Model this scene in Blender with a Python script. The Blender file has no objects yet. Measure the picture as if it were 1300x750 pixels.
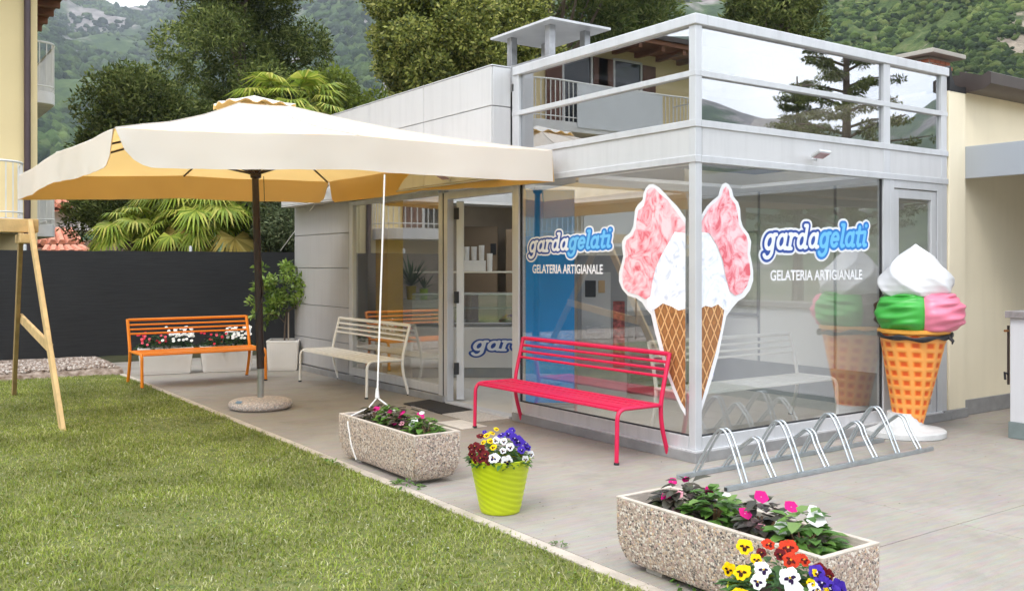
import bpy, bmesh, math, random
import numpy as np
from mathutils import Vector, Matrix, noise
random.seed(7); rng = np.random.default_rng(7)
R = math.radians
sc = bpy.context.scene
# ------------------------------------------------------------ camera
F = 1189.0; HZ = 337.0; CX = 650.0; CH = 1.65
ANG = math.atan2(833, 1189)
EX = (math.cos(ANG), math.sin(ANG)); EY = (-math.sin(ANG), math.cos(ANG))
C0 = (1.544, 7.879)
CAM = (-(C0[0]*EX[0]+C0[1]*EX[1]), -(C0[0]*EY[0]+C0[1]*EY[1]), CH)
cam = bpy.data.objects.new('camera', bpy.data.cameras.new('camera'))
sc.collection.objects.link(cam); sc.camera = cam
cam.location = CAM; cam.rotation_euler = (R(90), 0, -ANG)
cam.data.sensor_width = 36; cam.data.lens = F/1300*36
cam.data.shift_y = -(375-HZ)/1300; cam.data.clip_start = .05; cam.data.clip_end = 8000
# ------------------------------------------------------------ sky and sun
SUN_EL, SUN_AZ = R(52), R(205)      # azimuth of the light's origin, measured from +X anticlockwise
w = bpy.data.worlds.new('World'); sc.world = w; w.use_nodes = True
nt = w.node_tree; N = nt.nodes; L = nt.links
bg = N['Background']
sky = N.new('ShaderNodeTexSky'); sky.sky_type = 'NISHITA'; sky.sun_disc = False
sky.sun_elevation = SUN_EL; sky.sun_rotation = math.pi/2-SUN_AZ
sky.dust_density = 2.0
tc = N.new('ShaderNodeTexCoord'); mp = N.new('ShaderNodeMapping'); mp.inputs['Scale'].default_value = (1, 1, 2.6)
n1 = N.new('ShaderNodeTexNoise'); n1.inputs['Scale'].default_value = 2.3; n1.inputs['Detail'].default_value = 8; n1.inputs['Roughness'].default_value = .55
rp = N.new('ShaderNodeValToRGB'); rp.color_ramp.elements[0].position = .30; rp.color_ramp.elements[1].position = .46
n2 = N.new('ShaderNodeTexNoise'); n2.inputs['Scale'].default_value = 4.5; n2.inputs['Detail'].default_value = 6
rp2 = N.new('ShaderNodeValToRGB'); rp2.color_ramp.elements[0].color = (6.0, 6.5, 7.3, 1); rp2.color_ramp.elements[1].color = (9.0, 9.2, 9.5, 1)
rp2.color_ramp.elements[0].position = .38; rp2.color_ramp.elements[1].position = .62
mx = N.new('ShaderNodeMix'); mx.data_type = 'RGBA'
L.new(tc.outputs['Generated'], mp.inputs[0]); L.new(mp.outputs[0], n1.inputs['Vector']); L.new(mp.outputs[0], n2.inputs['Vector'])
L.new(n1.outputs['Fac'], rp.inputs[0]); L.new(n2.outputs['Fac'], rp2.inputs[0])
L.new(rp.outputs[0], mx.inputs['Factor']); L.new(sky.outputs[0], mx.inputs['A']); L.new(rp2.outputs[0], mx.inputs['B'])
L.new(mx.outputs['Result'], bg.inputs[0]); bg.inputs[1].default_value = .1
sun = bpy.data.objects.new('sun', bpy.data.lights.new('sun', 'SUN')); sc.collection.objects.link(sun)
sun.data.energy = .55; sun.data.angle = R(18); sun.data.color = (1, .96, .9)
sd = Vector((math.cos(SUN_AZ)*math.cos(SUN_EL), math.sin(SUN_AZ)*math.cos(SUN_EL), math.sin(SUN_EL)))
sun.rotation_euler = sd.to_track_quat('Z', 'Y').to_euler()
sc.view_settings.view_transform = 'Standard'; sc.view_settings.look = 'None'
sc.view_settings.exposure = 1.85; sc.view_settings.gamma = 1
sc.render.engine = 'CYCLES'
sc.cycles.max_bounces = 10; sc.cycles.transparent_max_bounces = 16; sc.cycles.volume_bounces = 0
sc.cycles.glossy_bounces = 4; sc.cycles.transmission_bounces = 4
# ------------------------------------------------------------ pixel to place helpers (pixels of the 1300x750 photograph)
def c2w(a, b): a -= C0[0]; b -= C0[1]; return (a*EX[0]+b*EX[1], a*EY[0]+b*EY[1])
def gr(u, v, z=0): d = F*(CH-z)/(v-HZ); return c2w((u-CX)/F*d, d)
def plX(u, v, x=0.):
    a = (u-CX)/F; k = a*EX[0]+EX[1]; d = (x+C0[0]*EX[0]+C0[1]*EX[1])/k
    return c2w(a*d, d)[1], CH+(HZ-v)/F*d
def plY(u, v, y=0.):
    a = (u-CX)/F; k = a*EY[0]+EY[1]; d = (y+C0[0]*EY[0]+C0[1]*EY[1])/k
    return c2w(a*d, d)[0], CH+(HZ-v)/F*d
def ray(u, d): return c2w((u-CX)/F*d, d)
def zpx(v, d): return CH+(HZ-v)/F*d
# ------------------------------------------------------------ materials
def srgb(h):
    c = [int(h[i:i+2], 16)/255 for i in (0, 2, 4)]
    return tuple(((x+.055)/1.055)**2.4 if x > .04045 else x/12.92 for x in c)
def newmat(name):
    m = bpy.data.materials.new(name); m.use_nodes = True
    return m, m.node_tree.nodes, m.node_tree.links, m.node_tree.nodes['Principled BSDF']
def M(name, col, rough=.55, metal=0., var=.08, scale=4., bump=0., bscale=60., spec=.5, trans=0., streak=0.):
    m, N, L, b = newmat(name)
    if isinstance(col, str): col = srgb(col)
    tc = N.new('ShaderNodeTexCoord'); nz = N.new('ShaderNodeTexNoise'); nz.inputs['Scale'].default_value = scale
    nz.inputs['Detail'].default_value = 5; L.new(tc.outputs['Object'], nz.inputs['Vector'])
    r = N.new('ShaderNodeValToRGB'); r.color_ramp.elements[0].position = .3; r.color_ramp.elements[1].position = .7
    r.color_ramp.elements[0].color = (*[c*(1-var) for c in col], 1); r.color_ramp.elements[1].color = (*[min(1, c*(1+var)) for c in col], 1)
    L.new(nz.outputs['Fac'], r.inputs[0]); L.new(r.outputs[0], b.inputs['Base Color'])
    b.inputs['Roughness'].default_value = rough; b.inputs['Metallic'].default_value = metal
    b.inputs['Specular IOR Level'].default_value = spec
    if streak:       # rain streaks and grime running down the surface
        mp = N.new('ShaderNodeMapping'); mp.inputs['Scale'].default_value = (7, 7, .55); L.new(tc.outputs['Object'], mp.inputs[0])
        s1 = N.new('ShaderNodeTexNoise'); s1.inputs['Scale'].default_value = 1.6; s1.inputs['Detail'].default_value = 7; s1.inputs['Roughness'].default_value = .65; L.new(mp.outputs[0], s1.inputs['Vector'])
        sr = N.new('ShaderNodeMapRange'); sr.inputs[1].default_value = .46; sr.inputs[2].default_value = .75; sr.inputs[4].default_value = streak; L.new(s1.outputs['Fac'], sr.inputs[0])
        sm = N.new('ShaderNodeMix'); sm.data_type = 'RGBA'; sm.inputs['B'].default_value = (*[c*.45 for c in col], 1); L.new(sr.outputs[0], sm.inputs['Factor']); L.new(r.outputs[0], sm.inputs['A']); L.new(sm.outputs['Result'], b.inputs['Base Color'])
    if bump:
        n2 = N.new('ShaderNodeTexNoise'); n2.inputs['Scale'].default_value = bscale; n2.inputs['Detail'].default_value = 4
        L.new(tc.outputs['Object'], n2.inputs['Vector'])
        bp = N.new('ShaderNodeBump'); bp.inputs['Strength'].default_value = bump; bp.inputs['Distance'].default_value = .01
        L.new(n2.outputs['Fac'], bp.inputs['Height']); L.new(bp.outputs[0], b.inputs['Normal'])
    if trans:
        t = N.new('ShaderNodeBsdfTranslucent'); L.new(r.outputs[0], t.inputs[0])
        ms = N.new('ShaderNodeMixShader'); ms.inputs[0].default_value = trans
        L.new(b.outputs[0], ms.inputs[1]); L.new(t.outputs[0], ms.inputs[2]); L.new(ms.outputs[0], N['Material Output'].inputs[0])
    return m
def leafmat(name, cols, trans=.35, rough=.6, spec=.25, big=None):
    """colour differs from leaf to leaf; big = a second, slow variation between parts of the plant"""
    m, N, L, b = newmat(name)
    g = N.new('ShaderNodeNewGeometry'); r = N.new('ShaderNodeValToRGB')
    e = r.color_ramp.elements
    while len(e) < len(cols): e.new(.5)
    for i, c in enumerate(cols):
        e[i].position = i/(len(cols)-1); e[i].color = (*(srgb(c) if isinstance(c, str) else c), 1)
    L.new(g.outputs['Random Per Island'], r.inputs[0]); out = r.outputs[0]
    if big:
        tc = N.new('ShaderNodeTexCoord'); nz = N.new('ShaderNodeTexNoise'); nz.inputs['Scale'].default_value = big; nz.inputs['Detail'].default_value = 3
        L.new(tc.outputs['Object'], nz.inputs['Vector'])
        mr = N.new('ShaderNodeMapRange'); mr.inputs[1].default_value = .3; mr.inputs[2].default_value = .7; mr.inputs[3].default_value = .6; mr.inputs[4].default_value = 1.35
        L.new(nz.outputs['Fac'], mr.inputs[0])
        v = N.new('ShaderNodeVectorMath'); v.operation = 'SCALE'; L.new(out, v.inputs[0]); L.new(mr.outputs[0], v.inputs['Scale']); out = v.outputs[0]
    L.new(out, b.inputs['Base Color']); b.inputs['Roughness'].default_value = rough; b.inputs['Specular IOR Level'].default_value = spec
    t = N.new('ShaderNodeBsdfTranslucent'); L.new(out, t.inputs[0])
    ms = N.new('ShaderNodeMixShader'); ms.inputs[0].default_value = trans
    L.new(b.outputs[0], ms.inputs[1]); L.new(t.outputs[0], ms.inputs[2]); L.new(ms.outputs[0], N['Material Output'].inputs[0])
    return m
def glassmat(name, base, k, tint=(1, 1, 1)):
    m, N, L, b = newmat(name); N.remove(b)
    t = N.new('ShaderNodeBsdfTransparent'); t.inputs[0].default_value = (*tint, 1)
    g = N.new('ShaderNodeBsdfGlossy'); g.inputs['Roughness'].default_value = .0; g.inputs['Color'].default_value = (.97, .98, 1, 1)
    lw0 = N.new('ShaderNodeLayerWeight'); lw0.inputs['Blend'].default_value = .5      # Schlick, the same from both sides of the pane
    pw = N.new('ShaderNodeMath'); pw.operation = 'POWER'; pw.inputs[1].default_value = 5; L.new(lw0.outputs['Facing'], pw.inputs[0])
    lw = N.new('ShaderNodeMath'); lw.operation = 'MULTIPLY_ADD'; lw.inputs[1].default_value = .96; lw.inputs[2].default_value = .04; L.new(pw.outputs[0], lw.inputs[0])
    tc = N.new('ShaderNodeTexCoord'); nz = N.new('ShaderNodeTexNoise'); nz.inputs['Scale'].default_value = 1.1; nz.inputs['Detail'].default_value = 1
    L.new(tc.outputs['Object'], nz.inputs['Vector']); bp = N.new('ShaderNodeBump'); bp.inputs['Strength'].default_value = .06; bp.inputs['Distance'].default_value = .01
    L.new(nz.outputs['Fac'], bp.inputs['Height']); L.new(bp.outputs[0], g.inputs['Normal'])
    ma = N.new('ShaderNodeMath'); ma.operation = 'MULTIPLY_ADD'; ma.inputs[1].default_value = k; ma.inputs[2].default_value = base; ma.use_clamp = True
    L.new(lw.outputs[0], ma.inputs[0]); ms = N.new('ShaderNodeMixShader')
    L.new(ma.outputs[0], ms.inputs[0]); L.new(t.outputs[0], ms.inputs[1]); L.new(g.outputs[0], ms.inputs[2]); L.new(ms.outputs[0], N['Material Output'].inputs[0])
    return m
def pebblemat(name, scale=85., lift=0):
    m, N, L, b = newmat(name)
    tc = N.new('ShaderNodeTexCoord'); vo = N.new('ShaderNodeTexVoronoi'); vo.inputs['Scale'].default_value = scale
    L.new(tc.outputs['Object'], vo.inputs['Vector'])
    sp = N.new('ShaderNodeSeparateColor'); L.new(vo.outputs['Color'], sp.inputs[0])
    r = N.new('ShaderNodeValToRGB'); r.color_ramp.interpolation = 'CONSTANT'; e = r.color_ramp.elements
    cs = [(0, '4b3c35'), (.10, '8d7565'), (.24, 'c3a488'), (.40, 'd9c6b2'), (.55, 'a98a78'), (.66, 'e9ddcf'), (.80, 'b9958a'), (.90, '6b625e'), (.95, 'd9b48c')]
    while len(e) < len(cs): e.new(.5)
    for i, (p, c) in enumerate(cs): e[i].position = p; e[i].color = (*[x+(.75-x)*lift for x in srgb(c)], 1)
    L.new(sp.outputs[0], r.inputs[0])
    ed = N.new('ShaderNodeTexVoronoi'); ed.feature = 'DISTANCE_TO_EDGE'; ed.inputs['Scale'].default_value = scale; L.new(tc.outputs['Object'], ed.inputs['Vector'])
    mr = N.new('ShaderNodeMapRange'); mr.inputs[1].default_value = .02; mr.inputs[2].default_value = .14; L.new(ed.outputs['Distance'], mr.inputs[0])
    mxx = N.new('ShaderNodeMix'); mxx.data_type = 'RGBA'; mxx.inputs['A'].default_value = (*srgb('cdbcae'), 1)
    L.new(mr.outputs[0], mxx.inputs['Factor']); L.new(r.outputs[0], mxx.inputs['B']); L.new(mxx.outputs['Result'], b.inputs['Base Color'])
    bp = N.new('ShaderNodeBump'); bp.inputs['Strength'].default_value = .8; bp.inputs['Distance'].default_value = .006
    L.new(mr.outputs[0], bp.inputs['Height']); L.new(bp.outputs[0], b.inputs['Normal']); b.inputs['Roughness'].default_value = .7
    return m
# ------------------------------------------------------------ mesh builder
COL = sc.collection
class MB:
    def __init__(s): s.v = []; s.f = []; s.m = []; s.cur = 0
    def add(s, vs, fs):
        o = len(s.v); s.v += [tuple(v) for v in vs]; s.f += [tuple(i+o for i in f) for f in fs]; s.m += [s.cur]*len(fs); return s
    def box(s, x0, x1, y0, y1, z0, z1):
        return s.add([(x0,y0,z0),(x1,y0,z0),(x1,y1,z0),(x0,y1,z0),(x0,y0,z1),(x1,y0,z1),(x1,y1,z1),(x0,y1,z1)],
                     [(0,3,2,1),(4,5,6,7),(0,1,5,4),(1,2,6,5),(2,3,7,6),(3,0,4,7)])
    def tube(s, pts, r, n=8, caps=True, sq=1.0):
        P = [Vector(p) for p in pts]; rr = r if isinstance(r, (list, tuple)) else [r]*len(P)
        vs = []; fs = []; up = None
        for i, p in enumerate(P):
            t = (P[min(i+1, len(P)-1)]-P[max(i-1, 0)]).normalized()
            if up is None:
                up = Vector((0, 0, 1)) if abs(t.z) < .9 else Vector((1, 0, 0))
            a = (up - t*up.dot(t)).normalized(); up = a; b = t.cross(a)
            for k in range(n):
                q = 2*math.pi*(k+.5)/n
                vs.append(p+a*math.cos(q)*rr[i]+b*math.sin(q)*rr[i]*sq)
        for i in range(len(P)-1):
            for k in range(n):
                k2 = (k+1) % n; fs.append((i*n+k, i*n+k2, (i+1)*n+k2, (i+1)*n+k))
        if caps: fs += [tuple(range(n))[::-1], tuple((len(P)-1)*n+k for k in range(n))]
        return s.add(vs, fs)
    def bar(s, p, q, w, h):      # square bar from p to q, w across (horizontal), h high
        p, q = Vector(p), Vector(q); t = (q-p).normalized()
        up = Vector((0, 0, 1)) if abs(t.z) < .95 else Vector((0, 1, 0))
        a = t.cross(up).normalized()*w/2; b = a.cross(t).normalized()*h/2
        vs = [p-a-b, p+a-b, p+a+b, p-a+b, q-a-b, q+a-b, q+a+b, q-a+b]
        return s.add(vs, [(0,1,2,3),(7,6,5,4),(0,4,5,1),(1,5,6,2),(2,6,7,3),(3,7,4,0)])
    def lathe(s, prof, n=32, c=(0, 0), fn=None, cap=True):
        vs = []; fs = []
        for i, (r, z) in enumerate(prof):
            for k in range(n):
                t = 2*math.pi*k/n; rr = r if fn is None else fn(r, z, t)
                vs.append((c[0]+rr*math.cos(t), c[1]+rr*math.sin(t), z))
        for i in range(len(prof)-1):
            for k in range(n):
                k2 = (k+1) % n; fs.append((i*n+k, i*n+k2, (i+1)*n+k2, (i+1)*n+k))
        if cap: fs += [tuple(range(n))[::-1], tuple((len(prof)-1)*n+k for k in range(n))]
        return s.add(vs, fs)
    def prism(s, poly, z0, z1):      # xy polygon extruded in z
        n = len(poly); vs = [(x, y, z0) for x, y in poly]+[(x, y, z1) for x, y in poly]
        return s.add(vs, [tuple(range(n))[::-1], tuple(range(n, 2*n))]+[(k, (k+1) % n, n+(k+1) % n, n+k) for k in range(n)])
    def build(s, name, mat, parent=None, smooth=False, bevel=0, seg=2, angle=35):
        me = bpy.data.meshes.new(name); me.from_pydata(s.v, [], s.f); me.validate()
        for m in (mat if isinstance(mat, (list, tuple)) else [mat]): me.materials.append(m)
        if max(s.m, default=0): me.polygons.foreach_set('material_index', s.m)
        o = bpy.data.objects.new(name, me); COL.objects.link(o)
        if bevel:
            bm = bmesh.new(); bm.from_mesh(me)
            ed = [e for e in bm.edges if len(e.link_faces) == 2 and e.calc_face_angle(0) > R(30)]
            bmesh.ops.bevel(bm, geom=ed, offset=bevel, segments=seg, affect='EDGES', clamp_overlap=True)
            bm.to_mesh(me); bm.free()
        if smooth or bevel:
            me.polygons.foreach_set('use_smooth', [True]*len(me.polygons))
            if angle < 180: me.set_sharp_from_angle(angle=R(angle))
        if parent: o.parent = parent
        return o
def fastmesh(name, V, Fq, mat, parent=None, smooth=False):
    """numpy arrays: V (n,3), Fq (m,k)"""
    me = bpy.data.meshes.new(name); k = Fq.shape[1]; m = len(Fq)
    me.vertices.add(len(V)); me.vertices.foreach_set('co', np.asarray(V, 'f').ravel())
    me.loops.add(m*k); me.loops.foreach_set('vertex_index', Fq.astype('i').ravel())
    me.polygons.add(m); me.polygons.foreach_set('loop_start', np.arange(0, m*k, k, dtype='i')); me.polygons.foreach_set('loop_total', np.full(m, k, 'i'))
    if smooth: me.polygons.foreach_set('use_smooth', np.ones(m, bool))
    me.update(calc_edges=True); me.validate()
    for q in (mat if isinstance(mat, (list, tuple)) else [mat]): me.materials.append(q)
    o = bpy.data.objects.new(name, me); COL.objects.link(o)
    if parent: o.parent = parent
    return o
def tag(o, label=None, cat=None, group=None, kind=None):
    if label: o['label'] = label
    if cat: o['category'] = cat
    if group: o['group'] = group
    if kind: o['kind'] = kind
    return o
def empty(name, loc=(0, 0, 0), rz=0, label=None, cat=None, group=None):
    o = bpy.data.objects.new(name, None); COL.objects.link(o); o.location = loc; o.rotation_euler = (0, 0, rz)
    o.empty_display_size = .2
    return tag(o, label, cat, group)
def inst(src, parent=None, loc=None, rot=None, scale=None, name=None):
    o = src.copy(); COL.objects.link(o); o.parent = parent
    if name: o.name = name
    if loc is not None: o.location = loc
    if rot is not None: o.rotation_euler = rot
    if scale is not None: o.scale = scale if hasattr(scale, '__len__') else (scale,)*3
    return o
def copy_tree(o, parent=None):
    c = o.copy(); COL.objects.link(c); c.parent = parent
    for ch in [x for x in list(bpy.data.objects) if x.parent == o]: copy_tree(ch, c)
    return c
def unlink_proto(o): bpy.data.objects.remove(o)
# ------------------------------------------------------------ palette
alu = M('satin_aluminium', (.63, .635, .65), .38, .35, .05, 2, streak=.22)
alud = M('aluminium_dark', (.35, .35, .36), .45, .3, .06, 2)
panelm = M('composite_panel', (.63, .625, .625), .42, .25, .03, .7, streak=.18)
rubber = M('black_rubber', (.02, .02, .022), .6, 0, .2, 20)
conc = M('concrete', (.42, .385, .335), .8, 0, .12, 1.2, .25, 45)
creamw = M('cream_render', (.85, .76, .57), .85, 0, .05, 1.0, .12, 120, streak=.07)
yelloww = M('yellow_render', (.82, .66, .36), .85, 0, .05, .7, .12, 60)
greyp = M('grey_plinth_stone', (.27, .265, .26), .8, 0, .15, 6, .2, 60)
brownw = M('brown_metal_gutter', (.055, .040, .034), .45, .2, .2, 3)
# ============================================================ TERRAIN
def fbm(x, y, o=5, z=0.):
    return noise.fractal(Vector((x, y, z)), 0.9, 2.1, o, noise_basis='PERLIN_ORIGINAL')
def groundmat():
    m, N, L, b = newmat('far_ground'); tc = N.new('ShaderNodeTexCoord'); nz = N.new('ShaderNodeTexNoise'); nz.inputs['Scale'].default_value = .15; nz.inputs['Detail'].default_value = 8
    L.new(tc.outputs['Object'], nz.inputs['Vector']); r = N.new('ShaderNodeValToRGB')
    r.color_ramp.elements[0].position = .4; r.color_ramp.elements[0].color = (.05, .075, .02, 1); r.color_ramp.elements[1].position = .6; r.color_ramp.elements[1].color = (.12, .11, .06, 1)
    L.new(nz.outputs['Fac'], r.inputs[0]); L.new(r.outputs[0], b.inputs['Base Color']); b.inputs['Roughness'].default_value = .95; return m
g = MB(); g.add([(-3000,-3000,-.06),(3000,-3000,-.06),(3000,3000,-.06),(-3000,3000,-.06)], [(0,1,2,3)])
tag(g.build('ground', groundmat()), kind='structure')
def hillmat(name, greens, rock, rockamt=.62, sc_=.02, fine=.35):
    m, N, L, b = newmat(name)
    tc = N.new('ShaderNodeTexCoord'); n1 = N.new('ShaderNodeTexNoise'); n1.inputs['Scale'].default_value = sc_; n1.inputs['Detail'].default_value = 10; n1.inputs['Roughness'].default_value = .65
    n2 = N.new('ShaderNodeTexNoise'); n2.inputs['Scale'].default_value = fine; n2.inputs['Detail'].default_value = 6; n2.inputs['Roughness'].default_value = .7
    for n in (n1, n2): L.new(tc.outputs['Object'], n.inputs['Vector'])
    r = N.new('ShaderNodeValToRGB'); e = r.color_ramp.elements
    while len(e) < len(greens): e.new(.5)
    for i, c in enumerate(greens): e[i].position = .3+.4*i/(len(greens)-1); e[i].color = (*c, 1)
    L.new(n2.outputs['Fac'], r.inputs[0])
    rr = N.new('ShaderNodeValToRGB'); rr.color_ramp.elements[0].position = rockamt; rr.color_ramp.elements[1].position = rockamt+.05
    L.new(n1.outputs['Fac'], rr.inputs[0])
    rk = N.new('ShaderNodeValToRGB'); rk.color_ramp.elements[0].position = .35; rk.color_ramp.elements[1].position = .65
    rk.color_ramp.elements[0].color = (*[c*.45 for c in rock], 1); rk.color_ramp.elements[1].color = (*rock, 1); L.new(n2.outputs['Fac'], rk.inputs[0])
    mx = N.new('ShaderNodeMix'); mx.data_type = 'RGBA'; L.new(rr.outputs[0], mx.inputs['Factor']); L.new(r.outputs[0], mx.inputs['A']); L.new(rk.outputs[0], mx.inputs['B'])
    L.new(mx.outputs['Result'], b.inputs['Base Color']); b.inputs['Roughness'].default_value = .95; b.inputs['Specular IOR Level'].default_value = .1
    bp = N.new('ShaderNodeBump'); bp.inputs['Distance'].default_value = 1.2; bp.inputs['Strength'].default_value = 1
    L.new(n2.outputs['Fac'], bp.inputs['Height']); L.new(bp.outputs[0], b.inputs['Normal'])
    return m
def interp(x, tab):
    for (a, va), (b, vb) in zip(tab, tab[1:]):
        if a <= x <= b: t = (x-a)/(b-a); t = t*t*(3-2*t); return va+(vb-va)*t
    return tab[-1][1] if x > tab[-1][0] else tab[0][1]
def hill(name, a0, a1, na, r0, r1, nr, elev, namp, nscale, mat):
    """polar height sheet round the camera; elev(angle) = elevation of the ridge in degrees seen from here; angle 0 = view axis, positive = right"""
    V = []; tbl = {}
    for i in range(na+1):
        a = a0+(a1-a0)*i/na; wd = math.pi/2-ANG-R(a)
        H = math.tan(R(elev(a)))*r1
        row = []
        for j in range(nr+1):
            t = j/nr; r = r0+(r1-r0)*t
            x = CAM[0]+r*math.cos(wd); y = CAM[1]+r*math.sin(wd)
            s = min(1, t/.92); s = s**1.15
            z = H*s + (fbm(x*nscale, y*nscale, 5)*namp + abs(fbm(x*nscale*2.3+9, y*nscale*2.3, 4))*namp*.5)*min(1, t*3)
            if t > .93: z -= (t-.93)*H*1.5
            V.append((x, y, z-1))
    n = nr+1
    Fq = np.array([(i*n+j, (i+1)*n+j, (i+1)*n+j+1, i*n+j+1) for i in range(na) for j in range(nr)])
    V = np.array(V); o = fastmesh(name, V, Fq, mat, smooth=True); tag(o, kind='structure')
    return V.reshape(na+1, nr+1, 3)
HM = hillmat('mountain_slope', [(.018,.032,.013),(.035,.06,.02),(.06,.095,.03),(.11,.13,.055)], (.31,.28,.26), .53, .006, .06)
HS = hillmat('near_slope', [(.02,.035,.012),(.05,.08,.022),(.09,.12,.035),(.18,.16,.09)], (.36,.30,.23), .54, .045, .35)
far = hill('mountain', -60, 40, 200, 240, 1500, 110, lambda a: interp(a, [(-60,17),(-30,19),(-27,14.4),(-25,13.4),(-21.5,13.3),(-18,16),(0,25),(40,25)]), 26, .006, HM)
near = hill('hillside', 3, 70, 130, 110, 420, 90, lambda a: interp(a, [(3,0.5),(9,7),(14,15.5),(20,21),(27,24),(70,22)]), 7, .02, HS)
back = hill('distant_ridge', 80, 290, 160, 300, 1100, 30, lambda a: interp(a, [(80,8.6),(84,9.0),(87,7.6),(90,7.4),(94,8.4),(99,9.4),(106,8.5),(124,9.5),(140,11),(170,8),(200,9),(240,10),(290,13)]), 12, .006, HM)
# scrub on the slopes: thousands of small irregular bushes, one object per slope
bm = bmesh.new(); bmesh.ops.create_icosphere(bm, subdivisions=1, radius=1)
ICV = np.array([v.co[:] for v in bm.verts]); ICF = np.array([[v.index for v in f.verts] for f in bm.faces]); bm.free()
def bushes(name, grid, n, i0, i1, j0, j1, smin, smax, mat, dens=.0, dscale=.02):
    NA, NR, _ = grid.shape; P = []
    while len(P) < n:
        i = random.uniform(i0*(NA-1), i1*(NA-1)-1e-3); j = random.uniform(j0*(NR-1), j1*(NR-1)-1e-3)
        a, b = int(i), int(j); fi, fj = i-a, j-b
        p = grid[a, b]*(1-fi)*(1-fj)+grid[a+1, b]*fi*(1-fj)+grid[a, b+1]*(1-fi)*fj+grid[a+1, b+1]*fi*fj
        if fbm(p[0]*dscale, p[1]*dscale, 3, 5.) > dens-.35*random.random(): P.append(p)
    P = np.array(P); nv = len(ICV)
    s = rng.uniform(0, 1, n)**2*(smax-smin)+smin
    V = ICV[None]*s[:, None, None]*rng.uniform(.5, 1.35, (n, nv, 1))
    V[:, :, 2] *= rng.uniform(.6, 1.1, (n, 1)); V += P[:, None]; V[:, :, 2] += s[:, None]*.25
    Fq = (ICF[None]+np.arange(n)[:, None, None]*nv).reshape(-1, 3)
    return tag(fastmesh(name, V.reshape(-1, 3), Fq, mat, smooth=True), kind='stuff')
def scrubmat(name, cols, f):
    m = leafmat(name, cols, .0, .95, .05, big=.02); N = m.node_tree.nodes; L = m.node_tree.links; b = N['Principled BSDF']
    tc = N.new('ShaderNodeTexCoord'); nz = N.new('ShaderNodeTexNoise'); nz.inputs['Scale'].default_value = f; nz.inputs['Detail'].default_value = 5; nz.inputs['Roughness'].default_value = .7
    L.new(tc.outputs['Object'], nz.inputs['Vector']); bp = N.new('ShaderNodeBump'); bp.inputs['Strength'].default_value = 1; bp.inputs['Distance'].default_value = .8/f
    L.new(nz.outputs['Fac'], bp.inputs['Height']); L.new(bp.outputs[0], b.inputs['Normal']); return m
tag(bushes('mountain_scrub', far, 36000, .30, .74, .12, 1, 1.4, 5.5, scrubmat('mountain_scrub', [(.018,.034,.012),(.035,.06,.02),(.06,.10,.026),(.10,.14,.04)], .35), .03, .014),
    'dark green scrub covering the far mountain between grey cliffs', 'scrub')
tag(bushes('hillside_scrub', near, 44000, .06, .42, .1, .66, .25, 1.25, scrubmat('hillside_scrub', [(.02,.036,.012),(.04,.065,.018),(.075,.115,.026),(.14,.17,.05)], .9), .05, .085),
    'green bushes covering the rocky hillside right of the shop', 'scrub')
# ============================================================ LAWN, PAVEMENT
def flatmat(name, c0, c1, s=3, rough=.9, bump=.4, bs=80):
    m, N, L, b = newmat(name); tc = N.new('ShaderNodeTexCoord'); nz = N.new('ShaderNodeTexNoise'); nz.inputs['Scale'].default_value = s; nz.inputs['Detail'].default_value = 10; nz.inputs['Roughness'].default_value = .6
    L.new(tc.outputs['Object'], nz.inputs['Vector']); r = N.new('ShaderNodeValToRGB'); r.color_ramp.elements[0].position = .35; r.color_ramp.elements[1].position = .65
    r.color_ramp.elements[0].color = (*c0, 1); r.color_ramp.elements[1].color = (*c1, 1); L.new(nz.outputs['Fac'], r.inputs[0]); L.new(r.outputs[0], b.inputs['Base Color'])
    n2 = N.new('ShaderNodeTexNoise'); n2.inputs['Scale'].default_value = bs; n2.inputs['Detail'].default_value = 3; L.new(tc.outputs['Object'], n2.inputs['Vector'])
    bp = N.new('ShaderNodeBump'); bp.inputs['Strength'].default_value = bump; bp.inputs['Distance'].default_value = .01; L.new(n2.outputs['Fac'], bp.inputs['Height']); L.new(bp.outputs[0], b.inputs['Normal'])
    b.inputs['Roughness'].default_value = rough; return m
LE = -2.50      # lawn edge
LW0, LW1, LWY1 = -16., LE, 9.45
nx, ny = 110, 130
xs = np.linspace(LW0, LW1, nx); ys = np.linspace(-8, LWY1, ny)
def lz(x, y): return .012+.012*noise.noise(Vector((x*.8, y*.8, 0)))-.02*max(0, 1-(LW1-x)/.12)
V = np.array([(x, y, lz(x, y)) for x in xs for y in ys]); Fq = np.array([(i*ny+j, (i+1)*ny+j, (i+1)*ny+j+1, i*ny+j+1) for i in range(nx-1) for j in range(ny-1)])
lawn = fastmesh('lawn', V, Fq, flatmat('lawn_soil', (.09, .12, .025), (.20, .20, .06), 14, .95, 1, 160), smooth=True); tag(lawn, kind='structure')
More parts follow.
